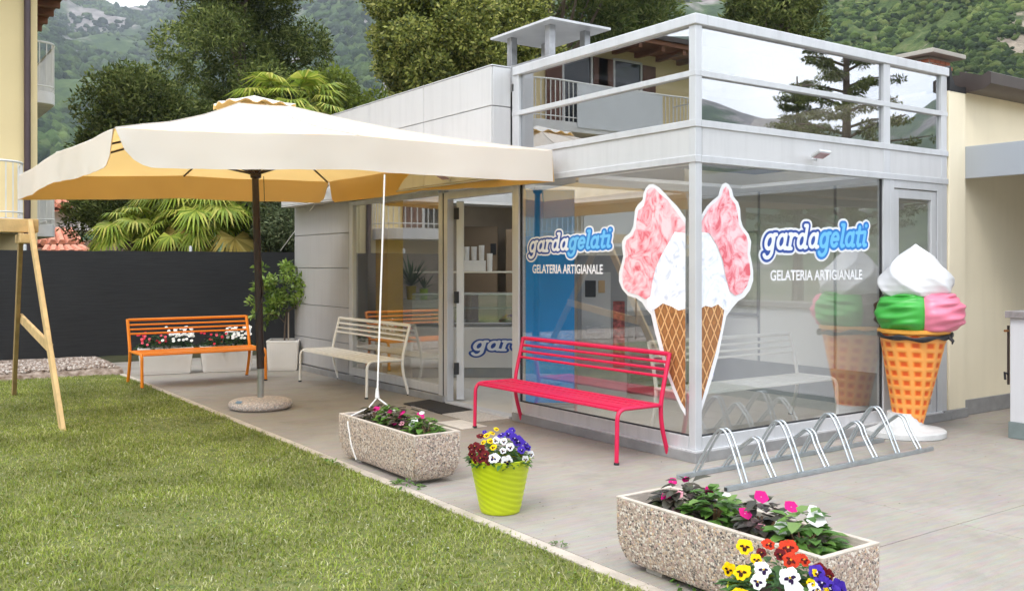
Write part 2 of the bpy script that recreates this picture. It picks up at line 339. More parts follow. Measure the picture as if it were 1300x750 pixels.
# grass blades
def blades(n, xr, yr, hmin, hmax, wd, name, mat, label, edge=False):
    u = rng.random((n, 2)); x = xr[0]+(xr[1]-xr[0])*u[:, 0]; y = yr[0]+(yr[1]-yr[0])*u[:, 1]
    # keep only what lies in the camera's wedge (with a margin) and thin with distance
    dx = x-CAM[0]; dy = y-CAM[1]; cxm = dx*EX[0]-dy*EX[1]*1.0
    a = dx*math.cos(ANG)-dy*math.sin(ANG); d = dx*math.sin(ANG)+dy*math.cos(ANG)
    k = (d > 3.2) & (np.abs(a) < d*.66+1) & (rng.random(n) < np.clip(7.5/np.maximum(d, 1), .25, 1))
    x, y = x[k], y[k]; n = len(x)
    pn = np.array([noise.noise(Vector((a_*1.1, b_*1.1, 3)))+.6*noise.noise(Vector((a_*3.5, b_*3.5, 8))) for a_, b_ in zip(x, y)])
    keep = rng.random(n) < np.clip(1.15+pn*.9, .5, 1); x, y, pn = x[keep], y[keep], pn[keep]; n = len(x)
    h = rng.uniform(hmin, hmax, n)*(1+.5*np.clip(pn, -.6, .8)); t = rng.uniform(0, 2*np.pi, n); ln = rng.uniform(.3, 1.5, n)*h
    w_ = wd*rng.uniform(.6, 1.3, n); px_, py_ = -np.sin(t)*w_, np.cos(t)*w_; z0 = np.array([lz(a_, b_) for a_, b_ in zip(x, y)])-.004
    c = np.cos(t)*ln; s_ = np.sin(t)*ln
    V = np.empty((n, 5, 3))
    V[:, 0] = np.c_[x-px_, y-py_, z0]; V[:, 1] = np.c_[x+px_, y+py_, z0]
    V[:, 2] = np.c_[x+px_*.8+c*.35, y+py_*.8+s_*.35, z0+h*.62]; V[:, 3] = np.c_[x-px_*.8+c*.35, y-py_*.8+s_*.35, z0+h*.62]
    V[:, 4] = np.c_[x+c, y+s_, z0+h*rng.uniform(.75, 1, n)]
    base = np.arange(n)[:, None]*5
    T = np.concatenate([base+[0, 1, 2], base+[0, 2, 3], base+[3, 2, 4]])
    return tag(fastmesh(name, V.reshape(-1, 3), T, mat), label, 'grass', kind='stuff')
grassm = leafmat('grass_blade', [(.13,.165,.028),(.22,.27,.04),(.28,.34,.055),(.23,.29,.05),(.36,.40,.10),(.38,.37,.14),(.56,.55,.32)], .42, .7, .2, big=1.3)
blades(420000, (-9.2, LE+.02), (-4.2, 9.5), .012, .038, .0036, 'grass', grassm, 'short mown green grass of the lawn left of the pavement')
# small clover leaves and pale petals in the lawn
n = 9000
x = rng.uniform(-8.5, LE, n); y = rng.uniform(-3.5, 9.2, n); s = rng.uniform(.004, .010, n); z = rng.uniform(.025, .04, n)
V = np.empty((n, 4, 3)); t = rng.uniform(0, 6.28, n)
for k in range(4): V[:, k] = np.c_[x+s*np.cos(t+k*1.57), y+s*np.sin(t+k*1.57), z+rng.uniform(-.003, .003, n)]
tag(fastmesh('clover', V.reshape(-1, 3), np.arange(n*4).reshape(n, 4), leafmat('clover_leaf', [(.10,.2,.03),(.16,.26,.06),(.12,.22,.04),(.5,.5,.4)], .3)), 'tiny clover leaves and pale petals scattered through the lawn', 'clover', kind='stuff')
# pavement: cast slabs with recessed joints on a bed
pav = tag(empty('pavement'), kind='structure')
b = MB(); b.box(LE+.085, 30, -14, 11.45, -.05, -.012); tag(b.build('pavement_bed', M('joint_sand', (.25, .22, .18), .95), pav))
def pavemat():
    m, N, L, b = newmat('cast_concrete'); tc = N.new('ShaderNodeTexCoord'); ge = N.new('ShaderNodeNewGeometry')
    ns = []
    for s, d in ((.9, 8), (7, 6), (160, 2)):
        nz = N.new('ShaderNodeTexNoise'); nz.inputs['Scale'].default_value = s; nz.inputs['Detail'].default_value = d; nz.inputs['Roughness'].default_value = .6
        L.new(ge.outputs['Position'], nz.inputs['Vector']); ns.append(nz)
    mp = N.new('ShaderNodeMapping'); mp.inputs['Rotation'].default_value = (0, 0, .5); mp.inputs['Scale'].default_value = (.6, 5, 1); L.new(ge.outputs['Position'], mp.inputs[0]); L.new(mp.outputs[0], ns[1].inputs['Vector'])
    r = N.new('ShaderNodeValToRGB'); e = r.color_ramp.elements; e[0].position = .3; e[1].position = .72; e[0].color = (.265, .236, .198, 1); e[1].color = (.345, .315, .272, 1)
    L.new(ns[0].outputs['Fac'], r.inputs[0])
    ov = N.new('ShaderNodeMix'); ov.data_type = 'RGBA'; ov.blend_type = 'OVERLAY'; ov.inputs['Factor'].default_value = .30
    L.new(r.outputs[0], ov.inputs['A']); L.new(ns[1].outputs['Color'], ov.inputs['B'])
    ov2 = N.new('ShaderNodeMix'); ov2.data_type = 'RGBA'; ov2.blend_type = 'OVERLAY'; ov2.inputs['Factor'].default_value = .22
    L.new(ov.outputs['Result'], ov2.inputs['A']); L.new(ns[2].outputs['Fac'], ov2.inputs['B'])
    st = N.new('ShaderNodeTexNoise'); st.inputs['Scale'].default_value = 2.2; st.inputs['Detail'].default_value = 9; st.inputs['Roughness'].default_value = .7; st.inputs['Distortion'].default_value = .6; L.new(ge.outputs['Position'], st.inputs['Vector'])
    sr = N.new('ShaderNodeMapRange'); sr.inputs[1].default_value = .52; sr.inputs[2].default_value = .66; sr.inputs[3].default_value = 0; sr.inputs[4].default_value = .32; L.new(st.outputs['Fac'], sr.inputs[0])
    sp2 = N.new('ShaderNodeTexNoise'); sp2.inputs['Scale'].default_value = 38; sp2.inputs['Detail'].default_value = 2; L.new(ge.outputs['Position'], sp2.inputs['Vector'])
    s2 = N.new('ShaderNodeMapRange'); s2.inputs[1].default_value = .70; s2.inputs[2].default_value = .76; s2.inputs[4].default_value = .55; L.new(sp2.outputs['Fac'], s2.inputs[0])
    mxs = N.new('ShaderNodeMath'); mxs.operation = 'MAXIMUM'; L.new(sr.outputs[0], mxs.inputs[0]); L.new(s2.outputs[0], mxs.inputs[1])
    dm = N.new('ShaderNodeMix'); dm.data_type = 'RGBA'; dm.inputs['B'].default_value = (.17, .15, .125, 1); L.new(mxs.outputs[0], dm.inputs['Factor']); L.new(ov2.outputs['Result'], dm.inputs['A'])
    L.new(dm.outputs['Result'], b.inputs['Base Color']); b.inputs['Roughness'].default_value = .78
    bp = N.new('ShaderNodeBump'); bp.inputs['Strength'].default_value = .25; bp.inputs['Distance'].default_value = .004; L.new(ns[2].outputs['Fac'], bp.inputs['Height']); L.new(bp.outputs[0], b.inputs['Normal'])
    return m
PM = pavemat()
def slab(x0, x1, y0, y1, z=0.):
    s = MB(); s.box(x0+.003, x1-.003, y0+.003, y1-.003, -.04, z); return s.build('concrete_slab', PM, pav, bevel=.002, seg=1)
xe = [LE+.09, 0, 2.4, 4.8, 7.2, 10.]; ye = [-8., -5.2, -2.3, .6, 3.5, 6.4, 9.2, 11.4]
for i in range(5):
    for j in range(7):
        if i > 0 and j > 2: continue
        slab(xe[i], xe[i+1], ye[j], ye[j+1], random.uniform(-.0015, 0))
kerbm = M('kerb_concrete', (.46, .40, .33), .85, 0, .15, 5, .4, 90)
for j in range(18):
    y0 = -8+j*1.0; s = MB(); s.box(LE, LE+.082, y0+.003, y0+.997, -.1, .004); s.build('kerb_stone', kerbm, pav, bevel=.006, seg=1)
# gravel and soil strip in front of the fence
st = MB(); nxs = 90
def gy(x): return 9.55+.07*noise.noise(Vector((x*1.7, 0, 4)))+.04*noise.noise(Vector((x*6, 0, 4)))
vs = []; fs = []
for i in range(nxs+1):
    x = -16+(LE+.06+16)*i/nxs; h = .09+.015*noise.noise(Vector((x*3, 1, 1)))
    for k, (yy, zz) in enumerate([(gy(x)-.06, -.02), (gy(x)-.02, h*.5), (gy(x)+.05, h*.95), (gy(x)+.35, h), (10.6, h+.02), (11.9, h+.02)]): vs.append((x, yy, zz))
for i in range(nxs):
    for k in range(5): fs.append((i*6+k, (i+1)*6+k, (i+1)*6+k+1, i*6+k+1))
st.add(vs, fs); st.cur = 0
soil = st.build('soil_bed', flatmat('gravelly_soil', (.12, .075, .045), (.42, .34, .28), 9, .95, 1, 60), smooth=True, angle=180); tag(soil, kind='structure')
n = 5000; x = rng.uniform(-9, LE, n); y = rng.uniform(9.6, 11.5, n); s = rng.uniform(.008, .028, n)
V = ICV[None]*s[:, None, None]*rng.uniform(.6, 1.2, (n, 12, 1)); V += np.c_[x, y, np.full(n, .105)][:, None]
tag(fastmesh('gravel', V.reshape(-1, 3), (ICF[None]+np.arange(n)[:, None, None]*12).reshape(-1, 3), leafmat('gravel_stone', [(.12,.08,.06),(.35,.29,.25),(.55,.48,.42),(.28,.2,.15),(.6,.55,.5)], 0, .9)), 'pale gravel on the soil bed along the dark fence', 'gravel', kind='stuff')
# ============================================================ SHOP
shop = empty('gelato_shop', label='glass and aluminium ice cream shop with flat roof and printed windows', cat='shop')
def part(name, x0, x1, y0, y1, z0, z1, mat, bevel=.003, parent=shop):
    b = MB(); b.box(x0, x1, y0, y1, z0, z1); return b.build(name, mat, parent, bevel=bevel, seg=1)
ZP, ZB = .095, .2
# plinth (dark) projecting a little, frame rails and posts
part('plinth', -.055, 0.10, -.055, 2.62, 0, ZP-.01, greyp); part('plinth', .101, 3.84, -.055, .12, 0, ZP-.01, greyp)
part('plinth', -.03, .1, 4.10, 8.79, 0, ZP-.01, greyp)
sill = M('bright_aluminium', (.72, .72, .72), .3, .4, .04, 3)
part('sill_strip', -.035, .06, -.035, 2.60, ZP-.01, ZP, sill, 0); part('sill_strip', .061, 3.80, -.035, .06, ZP-.01, ZP, sill, 0)
part('bottom_rail', -.002, .07, .082, 2.57, ZP, ZB, alu); part('bottom_rail', .082, 2.68, -.002, .07, ZP, ZB, alu)
part('bottom_rail', -.002, .07, 4.25, 6.65, ZP, ZB, alu)
part('corner_post', 0, .08, 0, .08, ZP, 3.69, alu, .005)
part('post', 0, .09, 2.57, 2.69, ZP-.09, 3.69, alu); part('post', 0, .09, 4.04, 4.12, 0, 2.53, alu); part('post', 0.002, .09, 4.16, 4.25, 0, 2.53, alu)
part('post', 0, .09, 6.65, 6.76, 0, 2.56, alu)
part('post', 2.68, 2.79, 0, .08, 0, 3.69, alu); part('post', 3.72, 3.83, 0, .08, 0, 3.69, alu)
part('dark_gasket', .01, .05, 4.121, 4.159, 0, 2.52, rubber, 0)
def rails(z0, z1, d=0.012, nm='cross_rail'):
    part(nm, -d, .06, -d, 2.69, z0, z1, alu); part(nm, .061, 3.84, -d, .06, z0, z1, alu)
rails(2.52, 2.58); rails(2.82, 2.88); rails(3.25, 3.30, .004); 
part('top_beam', -.02, .13, -.02, 2.66, 3.68, 3.77, alu, .006); part('top_beam', .131, 3.845, -.02, .13, 3.68, 3.77, alu, .006)
for q in ((.0, .05, .08, 2.57), (.08, 2.68, .0, .05), (2.79, 3.72, .0, .05)):
    part('fascia_panel', q[0]+.004, q[1], q[2]+(.0 if q[0] < .01 else .004), q[3], 2.58, 2.82, panelm, 0)
GL = glassmat('window_glass', .10, 1.7, (.985, .99, .985)); GU = glassmat('mirror_glass', .40, .7, (.55, .55, .55))
def pane(x0, x1, y0, y1, z0, z1, m):
    return part('window_pane', x0, x1, y0, y1, z0, z1, m, 0)
pane(.03, .036, .082, 2.57, ZB, 2.52, GL); pane(.082, 2.68, .03, .036, ZB, 2.52, GL); pane(.03, .036, 4.25, 6.65, ZB, 2.50, GL)
for z0, z1 in ((2.88, 3.25), (3.30, 3.68)):
    pane(.03, .036, .082, 2.57, z0, z1, GU); pane(.082, 2.68, .03, .036, z0, z1, GU); pane(2.79, 3.72, .03, .036, z0, z1, GU)
# dark gaskets round the big panes
gk = [(.022, .045, .08, .095, ZB, 2.52), (.022, .045, 2.555, 2.57, ZB, 2.52), (.08, .095, .022, .045, ZB, 2.52), (2.665, 2.68, .022, .045, ZB, 2.52),
      (.022, .045, .095, 2.555, ZB, ZB+.012), (.095, 2.665, .022, .045, ZB, ZB+.012)]
for q in gk: part('dark_gasket', *q, rubber, 0)
# door on the right facade
part('door_frame', 2.79, 2.86, 0, .07, .02, 2.52, alu); part('door_frame', 3.65, 3.72, 0, .07, .02, 2.52, alu); part('door_frame', 2.86, 3.65, 0, .07, 2.44, 2.52, alu)
dr = empty('door'); dr.parent = shop; dr.name = 'side_door'
part('stile', 2.87, 2.96, .012, .06, .05, 2.43, alu, .003, dr); part('stile', 3.55, 3.64, .012, .06, .05, 2.43, alu, .003, dr)
part('door_rail', 2.96, 3.55, .012, .06, 2.34, 2.43, alu, .003, dr); part('door_rail', 2.96, 3.55, .012, .06, .05, .18, alu, .003, dr); part('door_rail', 2.96, 3.55, .012, .06, .62, .70, alu, .003, dr)
part('kick_panel', 2.96, 3.55, .025, .045, .18, .62, alud, 0, dr); part('glass', 2.96, 3.55, .03, .036, .70, 2.34, GL, 0, dr)
b = MB(); b.tube([(2.93,.01,1.0),(2.93,-.05,1.0),(2.93,-.05,1.15),(2.93,.01,1.15)], .01, 8); b.build('handle', alu, dr, smooth=True)
# entrance: open door leaf folded inwards, head rail
part('door_head', 0, .08, 2.69, 4.04, 2.44, 2.53, alu); part('head_rail', 0, .07, 4.25, 6.65, 2.50, 2.56, alu); part('door_head', .001, .07, 4.121, 4.159, 2.52, 2.55, alu, 0)
ol = empty('open_door', (0.10, 3.99, 0), R(57)); ol.parent = shop
part('stile', 0, .05, -.09, .0, .05, 2.42, alu, .003, ol); part('stile', 1.15, 1.2, -.05, 0, .05, 2.42, alu, .003, ol)
part('door_rail', .05, 1.15, -.045, -.005, .05, .15, alu, .003, ol); part('door_rail', .05, 1.15, -.045, -.005, 2.34, 2.42, alu, .003, ol)
part('glass', .05, 1.15, -.03, -.024, .15, 2.34, GL, 0, ol)
for z in (.35, 1.2, 2.2): part('hinge', -.02, .0, -.03, .03, z, z+.14, rubber, .003, ol)
# panelled wall at the far end, joints recessed
cl = M('grey_cladding', (.46, .45, .45), .45, .2, .04, .6, streak=.2)
part('wall_core', .02, .3, 6.77, 8.78, .09, 2.58, alud, 0)
zz = [.10, .53, 1.04, 1.61, 2.12, 2.575]
for a, c in zip(zz, zz[1:]): part('cladding_panel', 0.0, .02, 6.77, 8.79, a+.006, c-.006, cl, .002)
part('end_cladding', .02, 6, 8.781, 8.80, .05, 2.58, cl, 0)
# projecting parapet over the entrance: two rows of panels, dark joints
part('parapet_core', -.235, -.02, 2.725, 8.72, 2.60, 3.755, alud, 0)
ys_ = [2.715, 4.165, 5.62, 7.08, 8.725]
for a, c in zip(ys_, ys_[1:]):
    for z0, z1 in ((2.585, 3.35), (3.35, 3.775)):
        part('parapet_panel', -.25, -.235, a+.005, c-.005, z0+.006, z1-.005, panelm, .002)
for z0, z1 in ((2.585, 3.35), (3.35, 3.775)):
    part('parapet_return', -.234, -.005, 2.708, 2.724, z0+.006, z1-.005, panelm, .002); part('parapet_return', -.234, 0.2, 8.721, 8.735, z0+.006, z1-.005, panelm, .002)
part('soffit', -.25, .0, 2.70, 8.72, 2.57, 2.585, M('soffit_white', (.55, .54, .52), .6), 0)
part('parapet_cap', -.255, 0, 2.703, 8.74, 3.775, 3.787, alu, .002)
def holed(name, X, Y, Z, hx, hy, mat):      # slab with an opening added to let sky light in
    part(name, X[0], hx[0], *Y, *Z, mat, 0); part(name, hx[1], X[1], *Y, *Z, mat, 0); part(name, hx[0], hx[1], Y[0], hy[0], *Z, mat, 0); part(name, hx[0], hx[1], hy[1], Y[1], *Z, mat, 0)
HX_, HYa, HYb = (.7, 3.2), (.5, 2.3), (3.3, 6.6)  # openings added out of view so the sky brightens the interior
holed('roof', (.0, 3.84), (2.66, 8.72), (3.52, 3.60), HX_, HYb, greyp); holed('roof', (.13, 3.84), (.13, 2.66), (3.69, 3.74), HX_, HYa, greyp)
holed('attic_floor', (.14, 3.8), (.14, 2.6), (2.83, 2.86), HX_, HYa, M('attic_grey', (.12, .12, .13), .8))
for (ya, yb), zt in ((HYb, 3.52),):  # white shaft walls added round the made-up opening
    part('added_rooflight_shaft', HX_[0]-.02, HX_[0], ya, yb, 2.641, zt, M('added_shaft_white', (.65, .65, .63), .9), 0); part('added_rooflight_shaft', HX_[1], HX_[1]+.02, ya, yb, 2.641, zt, bpy.data.materials['added_shaft_white'], 0)
    part('added_rooflight_shaft', HX_[0], HX_[1], ya-.02, ya, 2.641, zt, bpy.data.materials['added_shaft_white'], 0); part('added_rooflight_shaft', HX_[0], HX_[1], yb, yb+.02, 2.641, zt, bpy.data.materials['added_shaft_white'], 0)
opal = glassmat('added_rooflight_glass', .04, .5, (.9, .9, .9)); part('added_rooflight', *HX_, *HYa, 3.70, 3.71, opal, 0); part('added_rooflight', *HX_, *HYb, 3.55, 3.56, opal, 0)  # glazing of the added openings, unseen from the camera
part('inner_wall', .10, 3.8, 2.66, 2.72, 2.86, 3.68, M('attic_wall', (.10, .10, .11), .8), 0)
# ---- interior shell
iw = M('interior_wall', (.76, .76, .72), .8, 0, .03, 1); fl = M('floor_tile', (.62, .58, .51), .35, 0, .06, 3)
flo = tag(empty('shop_floor'), kind='structure')
for i in range(5):
    for j in range(11):
        b = MB(); b.box(.11+i*.8, .11+i*.8+.795, .13+j*.8, .13+j*.8+.795, .0, .09 if 0 else .02); b.build('floor_tile', fl, flo, bevel=.002, seg=1)
cw_ = M('ceiling_white', (.78, .77, .74), .9); holed('ceiling', (.1, 3.78), (.13, 2.7), (2.60, 2.64), HX_, HYa, cw_); holed('ceiling', (.1, 3.78), (2.70, 7.2), (2.60, 2.64), HX_, HYb, cw_)
part('interior_wall', 3.78, 3.84, .13, 8.7, 0.02, 2.6, iw, 0)
part('interior_wall', .1, 3.78, 7.2, 7.26, 0.02, 2.6, M('interior_back', (.42, .35, .27), .8), 0)
part('skirting', 3.76, 3.779, .13, 7.2, .02, .42, M('skirting_grey', (.28, .29, .29), .6), 0)
part('wall_batten', 3.765, 3.779, 1.35, 1.38, .42, 2.6, alud, 0); part('wall_batten', 3.765, 3.779, 2.5, 2.53, .42, 2.6, alud, 0)
part('curtain_pillar', .35, .60, 6.25, 6.62, .02, 2.58, M('ochre_pillar', (.48, .30, .05), .7), .005)
# threshold and light stone tile outside the door
tile = M('speckled_stone', (.50, .46, .42), .5, 0, .25, 60)
for j in range(3): 
    b = MB(); b.box(-.46, -.04, 2.72+j*.46, 2.72+j*.46+.455, 0, .008); b.build('doorstep_tile', tile, shop, bevel=.002, seg=1)
part('threshold', -.035, .1, 2.70, 4.03, 0, .03, alu, .003)
b = MB(); b.box(-.78, -.48, 2.45, 2.95, 0, .006); b.build('light_tile', M('white_tile', (.68, .64, .58), .5, 0, .1, 20), shop, bevel=.002, seg=1)
# ---- printed lettering ------------------------------------------------
def arc(cx_, cy_, rx, ry, a0, a1, n=14): return [(cx_+rx*math.cos(R(a0+(a1-a0)*i/n)), cy_+ry*math.sin(R(a0+(a1-a0)*i/n))) for i in range(n+1)]
BW = arc(.36, .49, .27, .40, 0, 360, 22)
GLY = {'g': ([BW, [(.80, .92), (.64, .92), (.66, -.08)] + arc(.36, -.08, .30, .36, 0, -150, 10)], .92),
 'a': ([BW, [(.64, .92), (.64, .16), (.72, .06), (.84, .10)]], .92),
 'r': ([[(0, .92), (.15, .92), (.15, .05)], [(.0, .05), (.30, .05)], [(.15, .62)]+arc(.42, .62, .27, .28, 150, 50, 8)], .68),
 'd': ([BW, [(.46, 1.42), (.64, 1.42), (.64, .16), (.72, .06), (.84, .10)]], .94),
 'e': ([[(.10, .52), (.62, .52)]+arc(.36, .50, .27, .40, 5, 320, 20)], .80),
 'l': ([[(.02, 1.42), (.18, 1.42), (.18, .18), (.27, .06), (.40, .10)]], .48),
 't': ([[(.22, 1.25), (.22, .22), (.32, .06), (.50, .12)], [(.0, .90), (.50, .90)]], .60),
 'i': ([[(.02, .92), (.17, .92), (.17, .18), (.26, .06), (.38, .10)], [(.17, 1.33), (.175, 1.34)]], .45)}
def strokes(word, x0=0.):
    S = []; x = x0
    for ch in word:
        pl, adv = GLY[ch]
        for p in pl:
            q = [(x+a+.22*b_, b_) for a, b_ in p]
            S += [(*q[i], *q[i+1]) for i in range(len(q)-1)]
        x += adv
    return S, x
def field(S, X, Y):
    D = np.full(X.shape, 9.)
    for x0, y0, x1, y1 in S:
        dx, dy = x1-x0, y1-y0; l = dx*dx+dy*dy+1e-9
        t = np.clip(((X-x0)*dx+(Y-y0)*dy)/l, 0, 1); D = np.minimum(D, np.hypot(X-x0-t*dx, Y-y0-t*dy))
    return D
def iso_mesh(D, xs, ys, r):
    """flat mesh of the region D<r (marching squares, run-merged)"""
    vs = []; fs = []; G = D-r; ins = G < 0
    for j in range(len(ys)-1):
        i = 0
        while i < len(xs)-1:
            c = (ins[j, i], ins[j, i+1], ins[j+1, i+1], ins[j+1, i])
            if all(c):
                k = i
                while k < len(xs)-1 and ins[j, k+1] and ins[j+1, k+1]: k += 1
                o = len(vs); vs += [(xs[i], ys[j]), (xs[k], ys[j]), (xs[k], ys[j+1]), (xs[i], ys[j+1])]; fs.append((o, o+1, o+2, o+3)); i = k; continue
            if any(c):
                P = [(xs[i], ys[j], G[j, i]), (xs[i+1], ys[j], G[j, i+1]), (xs[i+1], ys[j+1], G[j+1, i+1]), (xs[i], ys[j+1], G[j+1, i])]; o = len(vs); q = []
                for a in range(4):
                    A, B = P[a], P[(a+1) % 4]
                    if A[2] < 0: q.append((A[0], A[1]))
                    if (A[2] < 0) != (B[2] < 0): t = A[2]/(A[2]-B[2]); q.append((A[0]+(B[0]-A[0])*t, A[1]+(B[1]-A[1])*t))
                vs += q; fs.append(tuple(range(o, o+len(q))))
            i += 1
    return vs, fs
S1, xm = strokes('garda'); S2, xe_ = strokes('gelati', xm)
WID = xe_
gx = np.arange(-.6, WID+.75, .035); gyy = np.arange(-.95, 1.95, .035); GX, GY = np.meshgrid(gx, gyy)
D1, D2 = field(S1, GX, GY), field(S2, GX, GY); DA = np.minimum(D1, D2)
mats = {k: M('print_'+k, v, .45, 0, .02, 2) for k, v in dict(white=(.80,.80,.81), navy=(.02,.07,.33), azure=(.02,.20,.60), sky=(.16,.52,.85), offwhite=(.80,.82,.86)).items()}
D1b = np.where(D1 <= D2, D1, 9); D2b = np.where(D2 < D1, D2, 9)
LOGO = {}
def logo(parent, place, halo=True):
    """place(x, y, lift) -> 3-D point; word coordinates in x-heights"""
    lay = [('halo', DA, .40, 'white', 0)] if halo else []
    lay += [('outline', D1, .27, 'navy', 1), ('outline', D2, .27, 'azure', 1.4), ('letters', D1b, .115, 'offwhite', 2), ('letters', D2b, .115, 'sky', 2)]
    for nm, D, r, mt, k in lay:
        key = (id(D), r)
        if key not in LOGO: LOGO[key] = iso_mesh(D, gx, gyy, r)
        vs, fs = LOGO[key]; b = MB(); b.add([place(x, y, k) for x, y in vs], fs); b.build(nm, mats[mt], parent)
def textmesh(txt, size, place, parent, mat, name='lettering', bold=.022, ext=None):
    cu = bpy.data.curves.new('t', 'FONT'); cu.body = txt; cu.size = 1; cu.offset = bold; cu.align_x = 'LEFT'
    o = bpy.data.objects.new('t', cu); COL.objects.link(o); bpy.context.view_layer.update()
    me = bpy.data.meshes.new_from_object(o.evaluated_get(bpy.context.evaluated_depsgraph_get())); COL.objects.unlink(o); bpy.data.objects.remove(o)
    W = max(v.co.x for v in me.vertices)
    for v in me.vertices: v.co = place(v.co.x/W, v.co.y/.72)
    me.materials.append(mat); ob = bpy.data.objects.new(name, me); COL.objects.link(ob); ob.parent = parent; return ob
# left window: Y runs right-to-left in the picture
lg = tag(empty('shop_logo', label='printed shop name on the left window beside the open door', cat='window lettering', group='printed shop names'))
def mapper(p00, p10, h):   # baseline from p00 to p10 (horizontal coord, z), x-height h
    def f(x, y): t = x/WID; return p00[0]+(p10[0]-p00[0])*t, p00[1]+(p10[1]-p00[1])*t+y*h
    return f
fL = mapper((2.42, 1.785), (1.12, 1.82), .122)
logo(lg, lambda x, y, k: (lambda a: (.030-.002-k*.0012, a[0], a[1]))(fL(x, y)))
textmesh('GELATERIA ARTIGIANALE', 1, lambda x, y: (.0285, 2.36-x*1.13, 1.572+.09*y), lg, mats['white'])
rg = tag(empty('shop_logo', label='printed shop name on the right window above the bike rack', cat='window lettering', group='printed shop names'))
fR = mapper((.89, 1.785), (2.42, 1.84), .152)
logo(rg, lambda x, y, k: (lambda a: (a[0], .030-.002-k*.0012, a[1]))(fR(x, y)))
textmesh('GELATERIA ARTIGIANALE', 1, lambda x, y: (.985+x*1.375, .0285, 1.515+.095*y), rg, mats['white'])
# ---- big printed cone wrapping the corner
def gelmat(name, a, b_, c, s):
    m, N, L, b = newmat(name); tc = N.new('ShaderNodeTexCoord'); nz = N.new('ShaderNodeTexNoise'); nz.inputs['Scale'].default_value = s; nz.inputs['Detail'].default_value = 7; nz.inputs['Roughness'].default_value = .6; nz.inputs['Distortion'].default_value = 2.2
    L.new(tc.outputs['Object'], nz.inputs['Vector']); r = N.new('ShaderNodeValToRGB'); e = r.color_ramp.elements; e.new(.5)
    for i, (p, q) in enumerate(((.36, a), (.47, b_), (.60, c))): e[i].position = p; e[i].color = (*srgb(q), 1)
    L.new(nz.outputs['Fac'], r.inputs[0]); L.new(r.outputs[0], b.inputs['Base Color']); b.inputs['Roughness'].default_value = .45; return m
pinkm = gelmat('print_strawberry', 'dd6470', 'f0a5ad', 'f7ced2', 5.5); whm = gelmat('print_cream', 'ccd1de', 'e9ecf3', 'f8f8fc', 4.5)
def wafflemat():
    m, N, L, b = newmat('print_waffle'); tc = N.new('ShaderNodeTexCoord'); sp = N.new('ShaderNodeSeparateXYZ'); L.new(tc.outputs['Object'], sp.inputs[0])
    s = N.new('ShaderNodeMath'); s.operation = 'ADD'; L.new(sp.outputs[0], s.inputs[0]); L.new(sp.outputs[1], s.inputs[1])
    outs = []
    for sgn in (1, -1):
        a = N.new('ShaderNodeMath'); a.operation = 'MULTIPLY_ADD'; a.inputs[1].default_value = sgn*1.9; L.new(s.outputs[0], a.inputs[0]); L.new(sp.outputs[2], a.inputs[2])
        q = N.new('ShaderNodeMath'); q.operation = 'MULTIPLY'; q.inputs[1].default_value = 5.6; L.new(a.outputs[0], q.inputs[0])
        fr = N.new('ShaderNodeMath'); fr.operation = 'PINGPONG'; fr.inputs[1].default_value = .5; L.new(q.outputs[0], fr.inputs[0]); outs.append(fr)
    mn = N.new('ShaderNodeMath'); mn.operation = 'MINIMUM'; L.new(outs[0].outputs[0], mn.inputs[0]); L.new(outs[1].outputs[0], mn.inputs[1])
    r = N.new('ShaderNodeValToRGB'); e = r.color_ramp.elements; e.new(.5)
    for i, (p, q) in enumerate(((.05, 'd9a873'), (.12, '8a5a36'), (.45, 'a9713f'))): e[i].position = p; e[i].color = (*srgb(q), 1)
    L.new(mn.outputs[0], r.inputs[0]); nz = N.new('ShaderNodeTexNoise'); nz.inputs['Scale'].default_value = 25; nz.inputs['Detail'].default_value = 5
    ov = N.new('ShaderNodeMix'); ov.data_type = 'RGBA'; ov.blend_type = 'OVERLAY'; ov.inputs['Factor'].default_value = .6; L.new(r.outputs[0], ov.inputs['A']); L.new(nz.outputs['Fac'], ov.inputs['B'])
    L.new(ov.outputs['Result'], b.inputs['Base Color']); b.inputs['Roughness'].default_value = .45; return m
wafm = wafflemat()
dec = tag(empty('cone_sticker'), 'big printed ice cream cone with pink and white scoops wrapping the corner windows', 'window sticker')
Lh = [(870.5,277),(860,262),(852,254),(845,246.5),(837,238),(830,234),(824,234.5),(820,239),(817,246),(816,254),(810,260),(806.5,266),(805.5,275),(804,288),(800,296),(793,301),(790,307),(790,315),(791.5,325),(789,336),(786,346),(786,357),(790,367),(797,375),(808,378.5),(815,383.5),(820,391.5),(826.5,399),(832,423),(840,452),(848,478),(856,499),(864,517),(870.5,528)]
Lp = [(870.5,284),(858,268),(848,254),(838,246),(832,239),(827,238),(822,242),(820,252),(818,262),(811,267),(809,278),(808,290),(803,299),(796,305),(794,314),(795,326),(792,340),(790,350),(792,364),(799,371),(810,374),(820,380),(826,376),(829,356),(833,340),(839,326),(847,312),(857,294),(870.5,296)]
Lw = [(870.5,293),(857,292),(849,303),(841,318),(835,334),(829,350),(825,368),(822,380),(822,390),(828,395),(834,391),(842,385),(853,389),(862,394),(870.5,392)]
Lc = [(870.5,382),(862,392),(853,380),(846,371),(840,375),(831,393),(834,408),(841,436),(850,472),(858,493),(865,510),(870.5,519)]
Rh = [(887,278),(892,270),(897,262),(904,255),(911.5,249),(914,240),(917,234),(921,232),(925,234),(929,241),(931,250),(937,257),(939.5,266),(940,278),(943,288),(950,297),(953.5,307),(952,322),(954,332),(956,344),(956,356),(952,368),(945,377),(937,382),(930,390),(922,401),(918,420),(912,450),(904,480),(896,505),(891,520),(887,527)]
